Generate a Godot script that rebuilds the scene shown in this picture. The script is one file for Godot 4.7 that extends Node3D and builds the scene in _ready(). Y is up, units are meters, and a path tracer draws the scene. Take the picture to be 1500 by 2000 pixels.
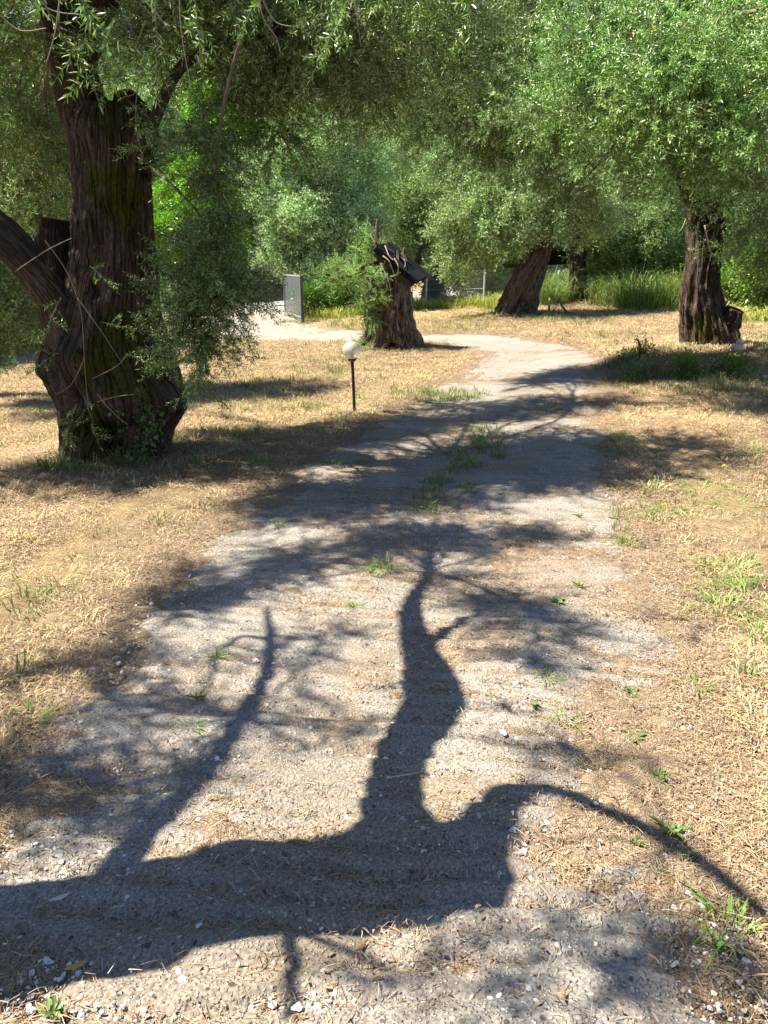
extends Node3D
# A sunny olive grove: an old concrete track runs downhill past ancient olive trees.

const SUN_EL := 57.0
const SUN_AZ := -8.0

var rng := RandomNumberGenerator.new()
var nz := FastNoiseLite.new()      # plain 3D noise, frequency 1
var nf := FastNoiseLite.new()      # fractal
var road_pts: Array = []
var M := {}
var tex := {}

# ---------------------------------------------------------------- mesh builder
class MB:
	var v := PackedVector3Array()
	var n := PackedVector3Array()
	var c := PackedColorArray()
	var u := PackedVector2Array()
	var i := PackedInt32Array()
	func add(p: Vector3, col: Color, uv := Vector2.ZERO) -> int:
		v.append(p); c.append(col); u.append(uv)
		return v.size() - 1
	func tri(a: int, b: int, d: int) -> void:
		i.append(a); i.append(b); i.append(d)
	func quad(a: int, b: int, d: int, e: int) -> void:
		tri(a, b, d); tri(a, d, e)
	func grid(first: int, cols: int, rows: int, flip := false) -> void:
		for r in rows - 1:
			for k in cols - 1:
				var a := first + r * cols + k
				if flip:
					quad(a, a + 1, a + cols + 1, a + cols)
				else:
					quad(a, a + cols, a + cols + 1, a + 1)
	func leaf(b: Vector3, t: Vector3, w: Vector3, up: Vector3, col: Color) -> void:
		var m := b.lerp(t, 0.45)
		var a0 := add(b, col)
		var a1 := add(m + w + up, col)
		var a2 := add(t, col)
		var a3 := add(m - w + up, col)
		tri(a0, a1, a2); tri(a0, a2, a3)
	func leaf_fine(b: Vector3, t: Vector3, w: Vector3, up: Vector3, col: Color) -> void:
		var p := [0.0, 0.22, 0.55, 0.82, 1.0]
		var q := [0.12, 0.8, 1.0, 0.6, 0.0]
		var last := -1
		for k in 5:
			var m: Vector3 = b.lerp(t, p[k]) + up * (-1.6 * p[k] * p[k])
			var l := add(m - w * q[k] + up * q[k], col)
			var o := add(m, col)
			var r := add(m + w * q[k] + up * q[k], col)
			if last >= 0:
				quad(last, l, o, last + 1); quad(last + 1, o, r, last + 2)
			last = l
	func box(center: Vector3, size: Vector3, basis: Basis, col: Color, bev := 0.0) -> void:
		var h := size * 0.5
		if bev <= 0.0:
			for ax in 3:
				for s in [-1.0, 1.0]:
					var q := []
					for k in 4:
						var p := Vector3.ZERO
						p[ax] = s * h[ax]
						var a2 := (ax + 1) % 3
						var a3 := (ax + 2) % 3
						p[a2] = h[a2] * (1.0 if k == 1 or k == 2 else -1.0)
						p[a3] = h[a3] * (1.0 if k >= 2 else -1.0)
						q.append(add(center + basis * p, col, Vector2(p[a2], p[a3])))
					if s > 0:
						quad(q[0], q[3], q[2], q[1])
					else:
						quad(q[0], q[1], q[2], q[3])
			return
		# bevelled: three slabs of corners joined as one convex hull of 24 points
		var id := {}
		for sx in [-1, 1]:
			for sy in [-1, 1]:
				for sz in [-1, 1]:
					for ax in 3:
						var p := Vector3(sx, sy, sz) * (h - Vector3(bev, bev, bev))
						p[ax] = [sx, sy, sz][ax] * h[ax]
						id[[sx, sy, sz, ax]] = add(center + basis * p, col, Vector2(p.x + p.z, p.y))
		for ax in 3:
			for s in [-1, 1]:
				var ks := [[-1, -1], [1, -1], [1, 1], [-1, 1]]
				var q := []
				for k in ks:
					var e := [0, 0, 0]
					e[ax] = s; e[(ax + 1) % 3] = k[0]; e[(ax + 2) % 3] = k[1]
					q.append(id[[e[0], e[1], e[2], ax]])
				quad(q[0], q[3], q[2], q[1]) if s > 0 else quad(q[0], q[1], q[2], q[3])
		for ax in 3:       # edges along axis ax
			var b1 := (ax + 1) % 3
			var b2 := (ax + 2) % 3
			for s1 in [-1, 1]:
				for s2 in [-1, 1]:
					var lo := [0, 0, 0]
					lo[ax] = -1; lo[b1] = s1; lo[b2] = s2
					var hi := lo.duplicate()
					hi[ax] = 1
					var a := [id[[lo[0], lo[1], lo[2], b1]], id[[hi[0], hi[1], hi[2], b1]], id[[hi[0], hi[1], hi[2], b2]], id[[lo[0], lo[1], lo[2], b2]]]
					quad(a[0], a[1], a[2], a[3]) if s1 * s2 > 0 else quad(a[3], a[2], a[1], a[0])
		for sx in [-1, 1]:
			for sy in [-1, 1]:
				for sz in [-1, 1]:
					var a0: int = id[[sx, sy, sz, 0]]
					var a1: int = id[[sx, sy, sz, 1]]
					var a2: int = id[[sx, sy, sz, 2]]
					if sx * sy * sz > 0:
						tri(a0, a2, a1)
					else:
						tri(a0, a1, a2)
	func tube(p: PackedVector3Array, r: PackedFloat32Array, sides: int, col: Color, cap := true) -> void:
		var m := p.size()
		var along := 0.0
		var x := Vector3.ZERO
		var first := v.size()
		for k in m:
			var t := (p[min(k + 1, m - 1)] - p[max(k - 1, 0)]).normalized()
			if k == 0:
				x = t.cross(Vector3(0.31, 0.2, 0.93)).normalized()
			else:
				x = (x - t * x.dot(t)).normalized()
				along += p[k].distance_to(p[k - 1])
			var y := t.cross(x)
			for s in sides + 1:
				var a := TAU * s / sides
				add(p[k] + (x * cos(a) + y * sin(a)) * r[k], col, Vector2(float(s) / sides, along * 0.16))
		grid(first, sides + 1, m)
		if cap:
			for e in [0, m - 1]:
				var o := add(p[e], col)
				for s in sides:
					var a: int = first + e * (sides + 1) + s
					tri(o, a, a + 1) if e == 0 else tri(o, a + 1, a)
	func normals() -> void:
		n.resize(v.size())
		n.fill(Vector3.ZERO)
		for t in range(0, i.size(), 3):
			var a := i[t]
			var b := i[t + 1]
			var d := i[t + 2]
			var f := (v[d] - v[a]).cross(v[b] - v[a])
			n[a] += f; n[b] += f; n[d] += f
		for k in n.size():
			n[k] = n[k].normalized() if n[k].length_squared() > 1e-20 else Vector3.UP
	func mesh(flat := false) -> ArrayMesh:
		if flat:
			var v2 := PackedVector3Array()
			var c2 := PackedColorArray()
			var u2 := PackedVector2Array()
			for k in i:
				v2.append(v[k]); c2.append(c[k]); u2.append(u[k])
			v = v2; c = c2; u = u2
			i = PackedInt32Array(range(v.size()))
		normals()
		var a := []
		a.resize(Mesh.ARRAY_MAX)
		a[Mesh.ARRAY_VERTEX] = v
		a[Mesh.ARRAY_NORMAL] = n
		a[Mesh.ARRAY_COLOR] = c
		a[Mesh.ARRAY_TEX_UV] = u
		a[Mesh.ARRAY_INDEX] = i
		var m := ArrayMesh.new()
		m.add_surface_from_arrays(Mesh.PRIMITIVE_TRIANGLES, a)
		return m

# ---------------------------------------------------------------- small helpers
func rf(a: float, b: float) -> float:
	return rng.randf_range(a, b)

func rdir() -> Vector3:
	var z := rf(-1.0, 1.0)
	var a := rf(0.0, TAU)
	var q := sqrt(1.0 - z * z)
	return Vector3(q * cos(a), z, q * sin(a))

func ss(a: float, b: float, x: float) -> float:
	return smoothstep(a, b, x)

func jit(c: Color, a: float) -> Color:
	var k := 1.0 + rf(-a, a)
	return Color(c.r * k * (1.0 + rf(-a, a) * 0.35), c.g * k, c.b * k * (1.0 + rf(-a, a) * 0.35))

func tag(o: Node, label: String, category := "", group := "", kind := "") -> Node:
	if label: o.set_meta("label", label)
	if category: o.set_meta("category", category)
	if group: o.set_meta("group", group)
	if kind: o.set_meta("kind", kind)
	return o

func thing(called: String, label: String, category: String, at: Vector3, group := "", kind := "") -> Node3D:
	var o := Node3D.new()
	o.name = called
	o.position = at
	tag(o, label, category, group, kind)
	add_child(o, true)
	return o

# a mesh given in world coordinates, as a part of thing o
func part(o: Node3D, called: String, mesh: Mesh, mat: Material, kind := "") -> MeshInstance3D:
	var m := MeshInstance3D.new()
	m.name = called
	m.mesh = mesh
	m.material_override = mat
	var r := o
	var off := Vector3.ZERO
	while r != self:
		off += r.position
		r = r.get_parent()
	m.position = -off
	if kind: m.set_meta("kind", kind)
	o.add_child(m, true)
	return m

func single(called: String, mesh: Mesh, mat: Material, at := Vector3.ZERO) -> MeshInstance3D:
	var m := MeshInstance3D.new()
	m.name = called
	m.mesh = mesh
	m.material_override = mat
	m.position = at
	add_child(m, true)
	return m

# many copies: buffer of transforms and colours
func scatter(o: Node3D, called: String, mesh: Mesh, mat: Material, buf: PackedFloat32Array) -> MultiMeshInstance3D:
	var mm := MultiMesh.new()
	mm.transform_format = MultiMesh.TRANSFORM_3D
	mm.use_colors = true
	mm.mesh = mesh
	mm.instance_count = buf.size() / 16
	for k in mm.instance_count:
		var e := k * 16
		var t := Transform3D(Basis(Vector3(buf[e], buf[e + 4], buf[e + 8]), Vector3(buf[e + 1], buf[e + 5], buf[e + 9]), Vector3(buf[e + 2], buf[e + 6], buf[e + 10])), Vector3(buf[e + 3], buf[e + 7], buf[e + 11]))
		mm.set_instance_transform(k, t)
		mm.set_instance_color(k, Color(buf[e + 12], buf[e + 13], buf[e + 14], 1.0))
	var m := MultiMeshInstance3D.new()
	m.name = called
	m.multimesh = mm
	m.material_override = mat
	m.set_meta("kind", "stuff")
	if o == self:
		add_child(m, true)
	else:
		m.position = -o.position
		o.add_child(m, true)
	return m

func put(buf: PackedFloat32Array, p: Vector3, b: Basis, col: Color) -> void:
	buf.append_array(PackedFloat32Array([b.x.x, b.y.x, b.z.x, p.x, b.x.y, b.y.y, b.z.y, p.y, b.x.z, b.y.z, b.z.z, p.z, col.r, col.g, col.b, 1.0]))

# basis with y along d, turned at random about it
func along(d: Vector3, s: float) -> Basis:
	var y := d.normalized()
	var x := y.cross(rdir()).normalized()
	if x.length_squared() < 0.5:
		x = y.cross(Vector3(0.6, 0.1, 0.7)).normalized()
	return Basis(x * s, y * s, x.cross(y) * s)

# basis standing on the ground, turned about the vertical, tilted a little
func standing(s: float, tilt := 0.0) -> Basis:
	var b := Basis(Vector3.UP, rf(0, TAU))
	if tilt > 0.0:
		b = Basis(Vector3(rf(-1, 1), 0, rf(-1, 1)).normalized(), rf(0, tilt)) * b
	return b.scaled(Vector3(s, s, s))

func curve(pts: Array, per: int) -> PackedVector3Array:
	var out := PackedVector3Array()
	var m := pts.size()
	for k in m - 1:
		for q in per:
			out.append(pts[k].cubic_interpolate(pts[k + 1], pts[max(k - 1, 0)], pts[min(k + 2, m - 1)], float(q) / per))
	out.append(pts[m - 1])
	return out

func radii(vals: Array, per: int) -> PackedFloat32Array:
	var out := PackedFloat32Array()
	for k in vals.size() - 1:
		for q in per:
			out.append(lerpf(vals[k], vals[k + 1], float(q) / per))
	out.append(vals[-1])
	return out

# ---------------------------------------------------------------- terrain
const MOUNDS := [[-2.75, -8.1, 1.3, 0.10], [5.9, -14.2, 1.9, 0.28], [4.3, -26.0, 1.6, 0.15], [7.4, -30.0, 1.6, 0.2], [0.1, -18.4, 1.3, 0.12]]

func base_h(x: float, z: float) -> float:
	var d := -z
	var y := -0.85 * (1.0 - exp(-maxf(d, 0.0) / 10.0))
	y += 0.05 * clampf(x, -14.0, 9.0) * ss(2.0, 10.0, d)
	if d > 41.0:
		y += 0.32 * (d - 41.0) * ss(41.0, 47.0, d)
	for m in MOUNDS:
		var q: float = ((x - m[0]) * (x - m[0]) + (z - m[1]) * (z - m[1])) / (m[2] * m[2])
		if q < 9.0:
			y += m[3] * exp(-q)
	return y

# signed distance to the edge of a track given as [x, z, half width]: positive inside
func inside_track(pts: Array, x: float, z: float) -> float:
	var best := -99.0
	for k in pts.size() - 1:
		var a: Vector3 = pts[k]
		var b: Vector3 = pts[k + 1]
		var abx := b.x - a.x
		var abz := b.y - a.y
		var t := clampf(((x - a.x) * abx + (z - a.y) * abz) / (abx * abx + abz * abz), 0.0, 1.0)
		var dx := x - a.x - abx * t
		var dz := z - a.y - abz * t
		var s := lerpf(a.z, b.z, t) - sqrt(dx * dx + dz * dz)
		if s > best:
			best = s
	return best

func drift(x: float, z: float) -> float:
	return 0.5 * nf.get_noise_3d(x * 0.55, 3.1, z * 0.8) + 0.35 * nf.get_noise_3d(x * 2.2, 7.7, z * 3.6) + 0.22 * nf.get_noise_3d(x * 9.0, 1.3, z * 12.0)

# surface of what one walks on (litter included)
func ground_h(x: float, z: float) -> float:
	var d := -z
	var near := 1.0 - ss(9.0, 22.0, d)
	var y := base_h(x, z)
	y += 0.05 * nf.get_noise_3d(x * 0.7, 0.0, z * 0.7)
	y += near * 0.022 * nf.get_noise_3d(x * 3.0, 5.0, z * 3.0)
	return y

# ---------------------------------------------------------------- textures
func make_textures() -> void:
	# litter: thousands of short fibres over fine grit, for colour and for relief
	var S := 1024
	var col := PackedByteArray()
	col.resize(S * S * 3)
	var hgt := PackedByteArray()
	hgt.resize(S * S)
	var g := FastNoiseLite.new()
	g.noise_type = FastNoiseLite.TYPE_SIMPLEX
	g.frequency = 0.11
	g.fractal_octaves = 3
	var im0 := g.get_seamless_image(S, S)
	var d0 := im0.get_data()
	for k in S * S:
		var q := 0.72 + 0.32 * d0[k] / 255.0
		q *= 0.9 + 0.1 * ((k * 7919) % 97) / 97.0
		col[k * 3] = mini(255, int(228 * q)); col[k * 3 + 1] = mini(255, int(224 * q)); col[k * 3 + 2] = mini(255, int(217 * q))
		hgt[k] = int(60 * q)
	for s in 15000:
		var x := rf(0, S)
		var y := rf(0, S)
		var a := rf(0, TAU)
		var l := rf(10, 60)
		var w := 1 if rng.randf() < 0.6 else 2
		var tone := rf(0.62, 1.25)
		var warm := rf(-0.06, 0.1)
		var bend := rf(-0.02, 0.02)
		var hh := int(rf(90, 255))
		for t in int(l):
			x += cos(a); y += sin(a); a += bend
			for e in w:
				var px := posmod(int(x), S)
				var py := posmod(int(y) + e, S)
				var o := (py * S + px)
				if hgt[o] > hh:
					continue
				hgt[o] = hh
				col[o * 3] = clampi(int(215 * tone * (1.0 + warm)), 0, 255)
				col[o * 3 + 1] = clampi(int(208 * tone), 0, 255)
				col[o * 3 + 2] = clampi(int(198 * tone * (1.0 - warm)), 0, 255)
	tex.litter = ImageTexture.create_from_image(Image.create_from_data(S, S, false, Image.FORMAT_RGB8, col))
	tex.litter_h = ImageTexture.create_from_image(Image.create_from_data(S, S, false, Image.FORMAT_L8, hgt))
	# concrete with exposed stone chips
	g.frequency = 0.06
	var d1 := g.get_seamless_image(S, S).get_data()
	for k in S * S:
		var q := 0.66 + 0.34 * d1[k] / 255.0
		q *= 0.86 + 0.14 * ((k * 104729) % 89) / 89.0
		col[k * 3] = int(222 * q); col[k * 3 + 1] = int(221 * q); col[k * 3 + 2] = int(219 * q)
		hgt[k] = int(110 * q)
	for s in 9000:
		var cx := rng.randi_range(0, S)
		var cy := rng.randi_range(0, S)
		var r := rf(1.2, 4.0) if rng.randf() < 0.95 else rf(4.0, 8.5)
		var sq := rf(0.6, 1.0)
		var tone := rf(0.8, 1.25) if rng.randf() < 0.62 else rf(0.4, 0.7)
		var ang := rf(0, PI)
		var R := int(r) + 1
		for yy in range(-R, R + 1):
			for xx in range(-R, R + 1):
				var ux := xx * cos(ang) + yy * sin(ang)
				var uy := (-xx * sin(ang) + yy * cos(ang)) / sq
				if ux * ux + uy * uy > r * r:
					continue
				var o := posmod(cy + yy, S) * S + posmod(cx + xx, S)
				hgt[o] = int(140 + 70 * (1.0 - (ux * ux + uy * uy) / (r * r))) if tone > 0.77 else 70
				col[o * 3] = clampi(int(222 * tone), 0, 255)
				col[o * 3 + 1] = clampi(int(219 * tone), 0, 255)
				col[o * 3 + 2] = clampi(int(214 * tone), 0, 255)
	tex.chips = ImageTexture.create_from_image(Image.create_from_data(S, S, false, Image.FORMAT_RGB8, col))
	tex.chips_h = ImageTexture.create_from_image(Image.create_from_data(S, S, false, Image.FORMAT_L8, hgt))
	# bark: long vertical plates and cracks
	var W := 512
	var H := 1024
	var bc := PackedByteArray()
	bc.resize(W * H * 3)
	var bh := PackedByteArray()
	bh.resize(W * H)
	for y in H:
		for x in W:
			var a := TAU * x / W
			var wob := nz.get_noise_3d(cos(a) * 2.0, y * 0.012, sin(a) * 2.0) * 0.035
			var ca := cos(a + wob)
			var sa := sin(a + wob)
			var r1 := 1.0 - absf(nz.get_noise_3d(ca * 8.0, y * 0.008, sa * 8.0)) * 2.2
			var r2 := 1.0 - absf(nz.get_noise_3d(ca * 22.0 + 9.0, y * 0.035, sa * 22.0)) * 2.0
			var f := nz.get_noise_3d(ca * 55.0, y * 0.22, sa * 55.0)
			var hv := clampf(1.0 - 0.75 * maxf(r1, 0.0) ** 3.0 - 0.4 * maxf(r2, 0.0) ** 2.0 + 0.16 * f, 0.0, 1.0)
			var t := 0.42 + 0.62 * hv + 0.1 * f
			var o := y * W + x
			bc[o * 3] = clampi(int(205 * t), 0, 255); bc[o * 3 + 1] = clampi(int(203 * t), 0, 255); bc[o * 3 + 2] = clampi(int(201 * t), 0, 255)
			bh[o] = int(255 * hv)
	tex.bark = ImageTexture.create_from_image(Image.create_from_data(W, H, false, Image.FORMAT_RGB8, bc))
	tex.bark_h = ImageTexture.create_from_image(Image.create_from_data(W, H, false, Image.FORMAT_L8, bh))

func mat(rough: float, vc := true, col := Color.WHITE) -> StandardMaterial3D:
	var m := StandardMaterial3D.new()
	m.vertex_color_use_as_albedo = vc
	m.albedo_color = col
	m.roughness = rough
	m.cull_mode = BaseMaterial3D.CULL_DISABLED
	return m

func make_materials() -> void:
	var g := mat(0.95)
	g.albedo_texture = tex.litter
	g.heightmap_enabled = true
	g.heightmap_texture = tex.litter_h
	g.heightmap_scale = 0.9
	g.metallic_specular = 0.25
	M.ground = g
	var r := mat(0.92)
	r.albedo_texture = tex.chips
	r.heightmap_enabled = true
	r.heightmap_texture = tex.chips_h
	r.heightmap_scale = 1.1
	r.metallic_specular = 0.3
	M.road = r
	var b := mat(0.93)
	b.albedo_texture = tex.bark
	b.heightmap_enabled = true
	b.heightmap_texture = tex.bark_h
	b.heightmap_scale = 3.0
	b.metallic_specular = 0.25
	M.bark = b
	M.twig = mat(0.85)
	var l := mat(0.36)
	l.backlight_enabled = true
	l.backlight = Color(0.56, 0.66, 0.4)
	l.metallic_specular = 0.45
	M.leaf = l
	var gr := mat(0.6)
	gr.backlight_enabled = true
	gr.backlight = Color(0.7, 0.75, 0.35)
	M.grass = gr
	var st := mat(0.8)
	st.metallic_specular = 0.3
	M.straw = st
	M.stone = mat(0.9)
	var metal := mat(0.5, false, Color(0.52, 0.54, 0.56).linear_to_srgb())
	metal.metallic = 0.3
	M.galv = metal
	M.paint_black = mat(0.45, false, Color(0.018, 0.019, 0.022).linear_to_srgb())
	M.felt = mat(0.85)
	M.felt.metallic_specular = 0.12
	M.flower = mat(0.6)
	M.plaster = mat(0.9)

# ---------------------------------------------------------------- foliage units
func leaf_color(green: Color, silver: Color, share: float) -> Color:
	if rng.randf() < 0.012:
		return Color(0.42, 0.3, 0.03)
	if rng.randf() < 0.34:
		return jit(green * 0.36, 0.3)
	return jit(silver, 0.25) if rng.randf() < share else jit(green, 0.35)

func leaves_along(mb: MB, p: PackedVector3Array, step: float, ll: float, lw: float, green: Color, silver: Color, share: float, fine: bool) -> void:
	var acc := 0.0
	var spin := rf(0, TAU)
	for k in range(1, p.size()):
		var t := (p[k] - p[k - 1])
		var len := t.length()
		t /= len
		acc += len
		while acc > step:
			acc -= step
			spin += PI * 0.5 + rf(-0.3, 0.3)
			var q := p[k] - t * acc
			for s in 2:
				if rng.randf() < 0.1:
					continue
				var side := t.cross(Vector3(0.3, 0.9, 0.2)).normalized().rotated(t, spin + PI * s)
				var d := (side * 0.85 + t * rf(0.25, 0.9) + rdir() * 0.25).normalized()
				var l := ll * rf(0.6, 1.15)
				var w := d.cross(t + rdir() * 0.5).normalized()
				var up := d.cross(w) * lw * rf(0.1, 0.4)
				var colr := leaf_color(green, silver, share)
				if fine:
					mb.leaf_fine(q, q + d * l, w * lw * 0.5 * rf(0.8, 1.15), up, colr)
				else:
					mb.leaf(q, q + d * l, w * lw * 0.5 * rf(0.8, 1.15), up, colr)
	# a tip leaf
	var e := p[p.size() - 1]
	var td := (e - p[p.size() - 2]).normalized()
	mb.leaf(e, e + td * ll, td.cross(rdir()).normalized() * lw * 0.5, Vector3.ZERO, leaf_color(green, silver, share))

# a branchlet about one metre long when scale is 1: stem, side twigs, opposite narrow leaves
func spray(seed_: int, length: float, twigs: int, twig_len: float, step: float, ll: float, lw: float, green: Color, silver: Color, share: float, droop: float, fine := false, sides := 3) -> ArrayMesh:
	rng.seed = seed_
	var mb := MB.new()
	var wood := Color(0.2, 0.165, 0.12)
	var pts := [Vector3.ZERO]
	var d := Vector3(0, 1, 0)
	var segs := 5
	for k in segs:
		d = (d + rdir() * 0.22 + Vector3(droop, 0, 0) * 0.12).normalized()
		pts.append(pts[-1] + d * length / segs)
	var main := curve(pts, 2)
	var rr := PackedFloat32Array()
	for k in main.size():
		rr.append(lerpf(0.0055, 0.0014, float(k) / (main.size() - 1)) * (length / 0.6) ** 0.5)
	mb.tube(main, rr, sides, wood, false)
	var tail := main.slice(int(main.size() * 0.35))
	leaves_along(mb, tail, step, ll, lw, green, silver, share, fine)
	for k in twigs:
		var f := lerpf(0.12, 0.92, (k + rf(0.1, 0.9)) / twigs)
		var at := main[int(f * (main.size() - 1))]
		var ax := (main[min(int(f * (main.size() - 1)) + 1, main.size() - 1)] - at).normalized()
		var out := ax.cross(rdir()).normalized()
		var td := (out * 0.9 + ax * rf(0.3, 1.0)).normalized()
		var tl := twig_len * rf(0.5, 1.2) * (1.0 - 0.35 * f)
		var tp := [at]
		for e in 3:
			td = (td + rdir() * 0.28 + Vector3(droop, 0, 0) * 0.12).normalized()
			tp.append(tp[-1] + td * tl / 3.0)
		var tc := curve(tp, 2)
		var tr := PackedFloat32Array()
		for e in tc.size():
			tr.append(lerpf(0.0026, 0.001, float(e) / (tc.size() - 1)))
		mb.tube(tc, tr, 3, wood, false)
		leaves_along(mb, tc, step, ll, lw, green, silver, share, fine)
	return mb.mesh(true)

func broad_spray(seed_: int) -> ArrayMesh:
	# broad-leaved bush branchlet
	rng.seed = seed_
	var mb := MB.new()
	for k in 46:
		var q := rdir() * 0.28 * sqrt(rng.randf()) + Vector3(0, 0.3, 0)
		var d := (q - Vector3(0, 0.05, 0)).normalized() + rdir() * 0.6
		d = d.normalized()
		var w := d.cross(rdir()).normalized()
		mb.leaf(q, q + d * rf(0.05, 0.1), w * rf(0.018, 0.032), d.cross(w) * 0.008, jit(Color(0.12, 0.21, 0.04), 0.35))
	for k in 7:
		var q := rdir() * 0.25 + Vector3(0, 0.32, 0)
		mb.tube(PackedVector3Array([Vector3.ZERO, q * 0.5 + rdir() * 0.03, q]), PackedFloat32Array([0.006, 0.004, 0.002]), 3, Color(0.16, 0.12, 0.07), false)
	return mb.mesh(true)

# ---------------------------------------------------------------- trunks
# path: [centre, half width x, half width z]; dents and burls: [point, reach, amount]
func trunk(path: Array, sides: int, rings: int, bumps: Array, flute: float, fine: float, flare: float, colors: Array, moss: Array, seed_: float, twist := 0.6, ragged := 0.0) -> MB:
	var mb := MB.new()
	var m := path.size()
	var y0: float = path[0][0].y
	var yt: float = path[m - 1][0].y
	for r in rings:
		var f := float(r) / (rings - 1) * (m - 1)
		var k: int = min(int(f), m - 2)
		var t := f - k
		var a = path[max(k - 1, 0)]
		var b = path[k]
		var c = path[k + 1]
		var d = path[min(k + 2, m - 1)]
		var ce: Vector3 = b[0].cubic_interpolate(c[0], a[0], d[0], t)
		var rx: float = cubic_interpolate(b[1], c[1], a[1], d[1], t)
		var rz: float = cubic_interpolate(b[2], c[2], a[2], d[2], t)
		var hh: float = ce.y - y0
		for s in sides + 1:
			var an := TAU * s / sides - PI * 0.5 + PI    # seam at the back
			an = TAU * s / sides - PI * 0.5
			var dir := Vector3(cos(an), 0, sin(an))
			var tw := an + hh * twist
			var cd := cos(tw)
			var sd := sin(tw)
			var fl := nz.get_noise_3d(cd * 2.3 + seed_, hh * 0.55, sd * 2.3)
			var fl2 := nz.get_noise_3d(cd * 5.5 - seed_, hh * 0.9, sd * 5.5)
			var ridge := 1.0 - 2.2 * absf(fl)
			var ridge2 := 1.0 - 2.2 * absf(fl2)
			var disp := flute * (0.7 * ridge + 0.3 * ridge2)
			disp += flare * exp(-hh / 0.22) * (0.45 + 0.75 * nz.get_noise_3d(cd * 1.9, seed_ + 3.0, sd * 1.9))
			var p := ce + Vector3(dir.x * rx, 0, dir.z * rz)
			var extra := 0.0
			var lo := 0.0
			for q in bumps:
				var e: float = p.distance_squared_to(q[0]) / (q[1] * q[1])
				if e < 6.0:
					extra += q[2] * exp(-e)
					if q[2] < 0.0:
						lo = maxf(lo, exp(-e * 1.3))
			var w := p + dir * (disp * minf(rx, rz) + extra)
			var rough := nf.get_noise_3d(w.x * 5.0, w.y * 2.2, w.z * 5.0) * 0.7 + nf.get_noise_3d(w.x * 14.0, w.y * 6.0, w.z * 14.0) * 0.4
			w += dir * rough * fine
			if ragged > 0.0 and r > rings * 0.8:
				w.y += ragged * (float(r) / rings - 0.8) * 5.0 * nz.get_noise_3d(cd * 4.0, 9.0, sd * 4.0)
			var mixn := clampf(0.5 + 0.9 * nf.get_noise_3d(w.x * 2.2, w.y * 1.1, w.z * 2.2), 0.0, 1.0)
			var col: Color = colors[0].lerp(colors[1], mixn)
			col = col.lerp(colors[2], clampf(0.55 * (ridge - 0.35) + 0.8 * rough, 0.0, 0.8))
			for q in moss:
				var e: float = w.distance_squared_to(q[0]) / (q[1] * q[1])
				if e < 4.0:
					var mm := clampf((exp(-e) * 1.5 + 0.9 * nf.get_noise_3d(w.x * 4.0, w.y * 3.0, w.z * 4.0) - 0.45) * 2.0, 0.0, 1.0)
					col = col.lerp(q[2], mm)
			mb.add(w, col, Vector2(float(s) / sides, clampf((w.y - y0) / 6.0, 0.0, 1.0)))
	mb.grid(0, sides + 1, rings)
	var top := mb.add(path[m - 1][0] - Vector3(0, ragged * 1.2 + 0.02, 0), colors[0] * 0.6)
	for s in sides:
		mb.tri(top, (rings - 1) * (sides + 1) + s + 1, (rings - 1) * (sides + 1) + s)
	return mb

func limb(mb: MB, pts: Array, rads: Array, sides: int, colors: Array, rough := 0.12) -> void:
	var first := mb.v.size()
	var p := curve(pts, 8)
	var r := radii(rads, 8)
	mb.tube(p, r, sides, colors[0])
	var cols := sides + 1
	for k in range(first, mb.v.size()):
		var w := mb.v[k]
		var ring: int = mini((k - first) / cols, p.size() - 1)
		var o := w - p[ring]
		if k - first >= cols * p.size():
			continue
		var e := nf.get_noise_3d(p[ring].x * 1.2 + o.normalized().x * 1.3, p[ring].y * 1.2 + o.normalized().y * 1.3, p[ring].z * 1.2 + o.normalized().z * 1.3) + 0.5 * nf.get_noise_3d(w.x * 9.0, w.y * 9.0, w.z * 9.0)
		mb.v[k] = w + o * e * rough * 2.0
		mb.c[k] = colors[0].lerp(colors[1], clampf(0.5 + 0.9 * nf.get_noise_3d(w.x * 3.0, w.y * 3.0, w.z * 3.0), 0.0, 1.0)).lerp(colors[2], clampf(e * 0.8, 0.0, 0.7))

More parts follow.
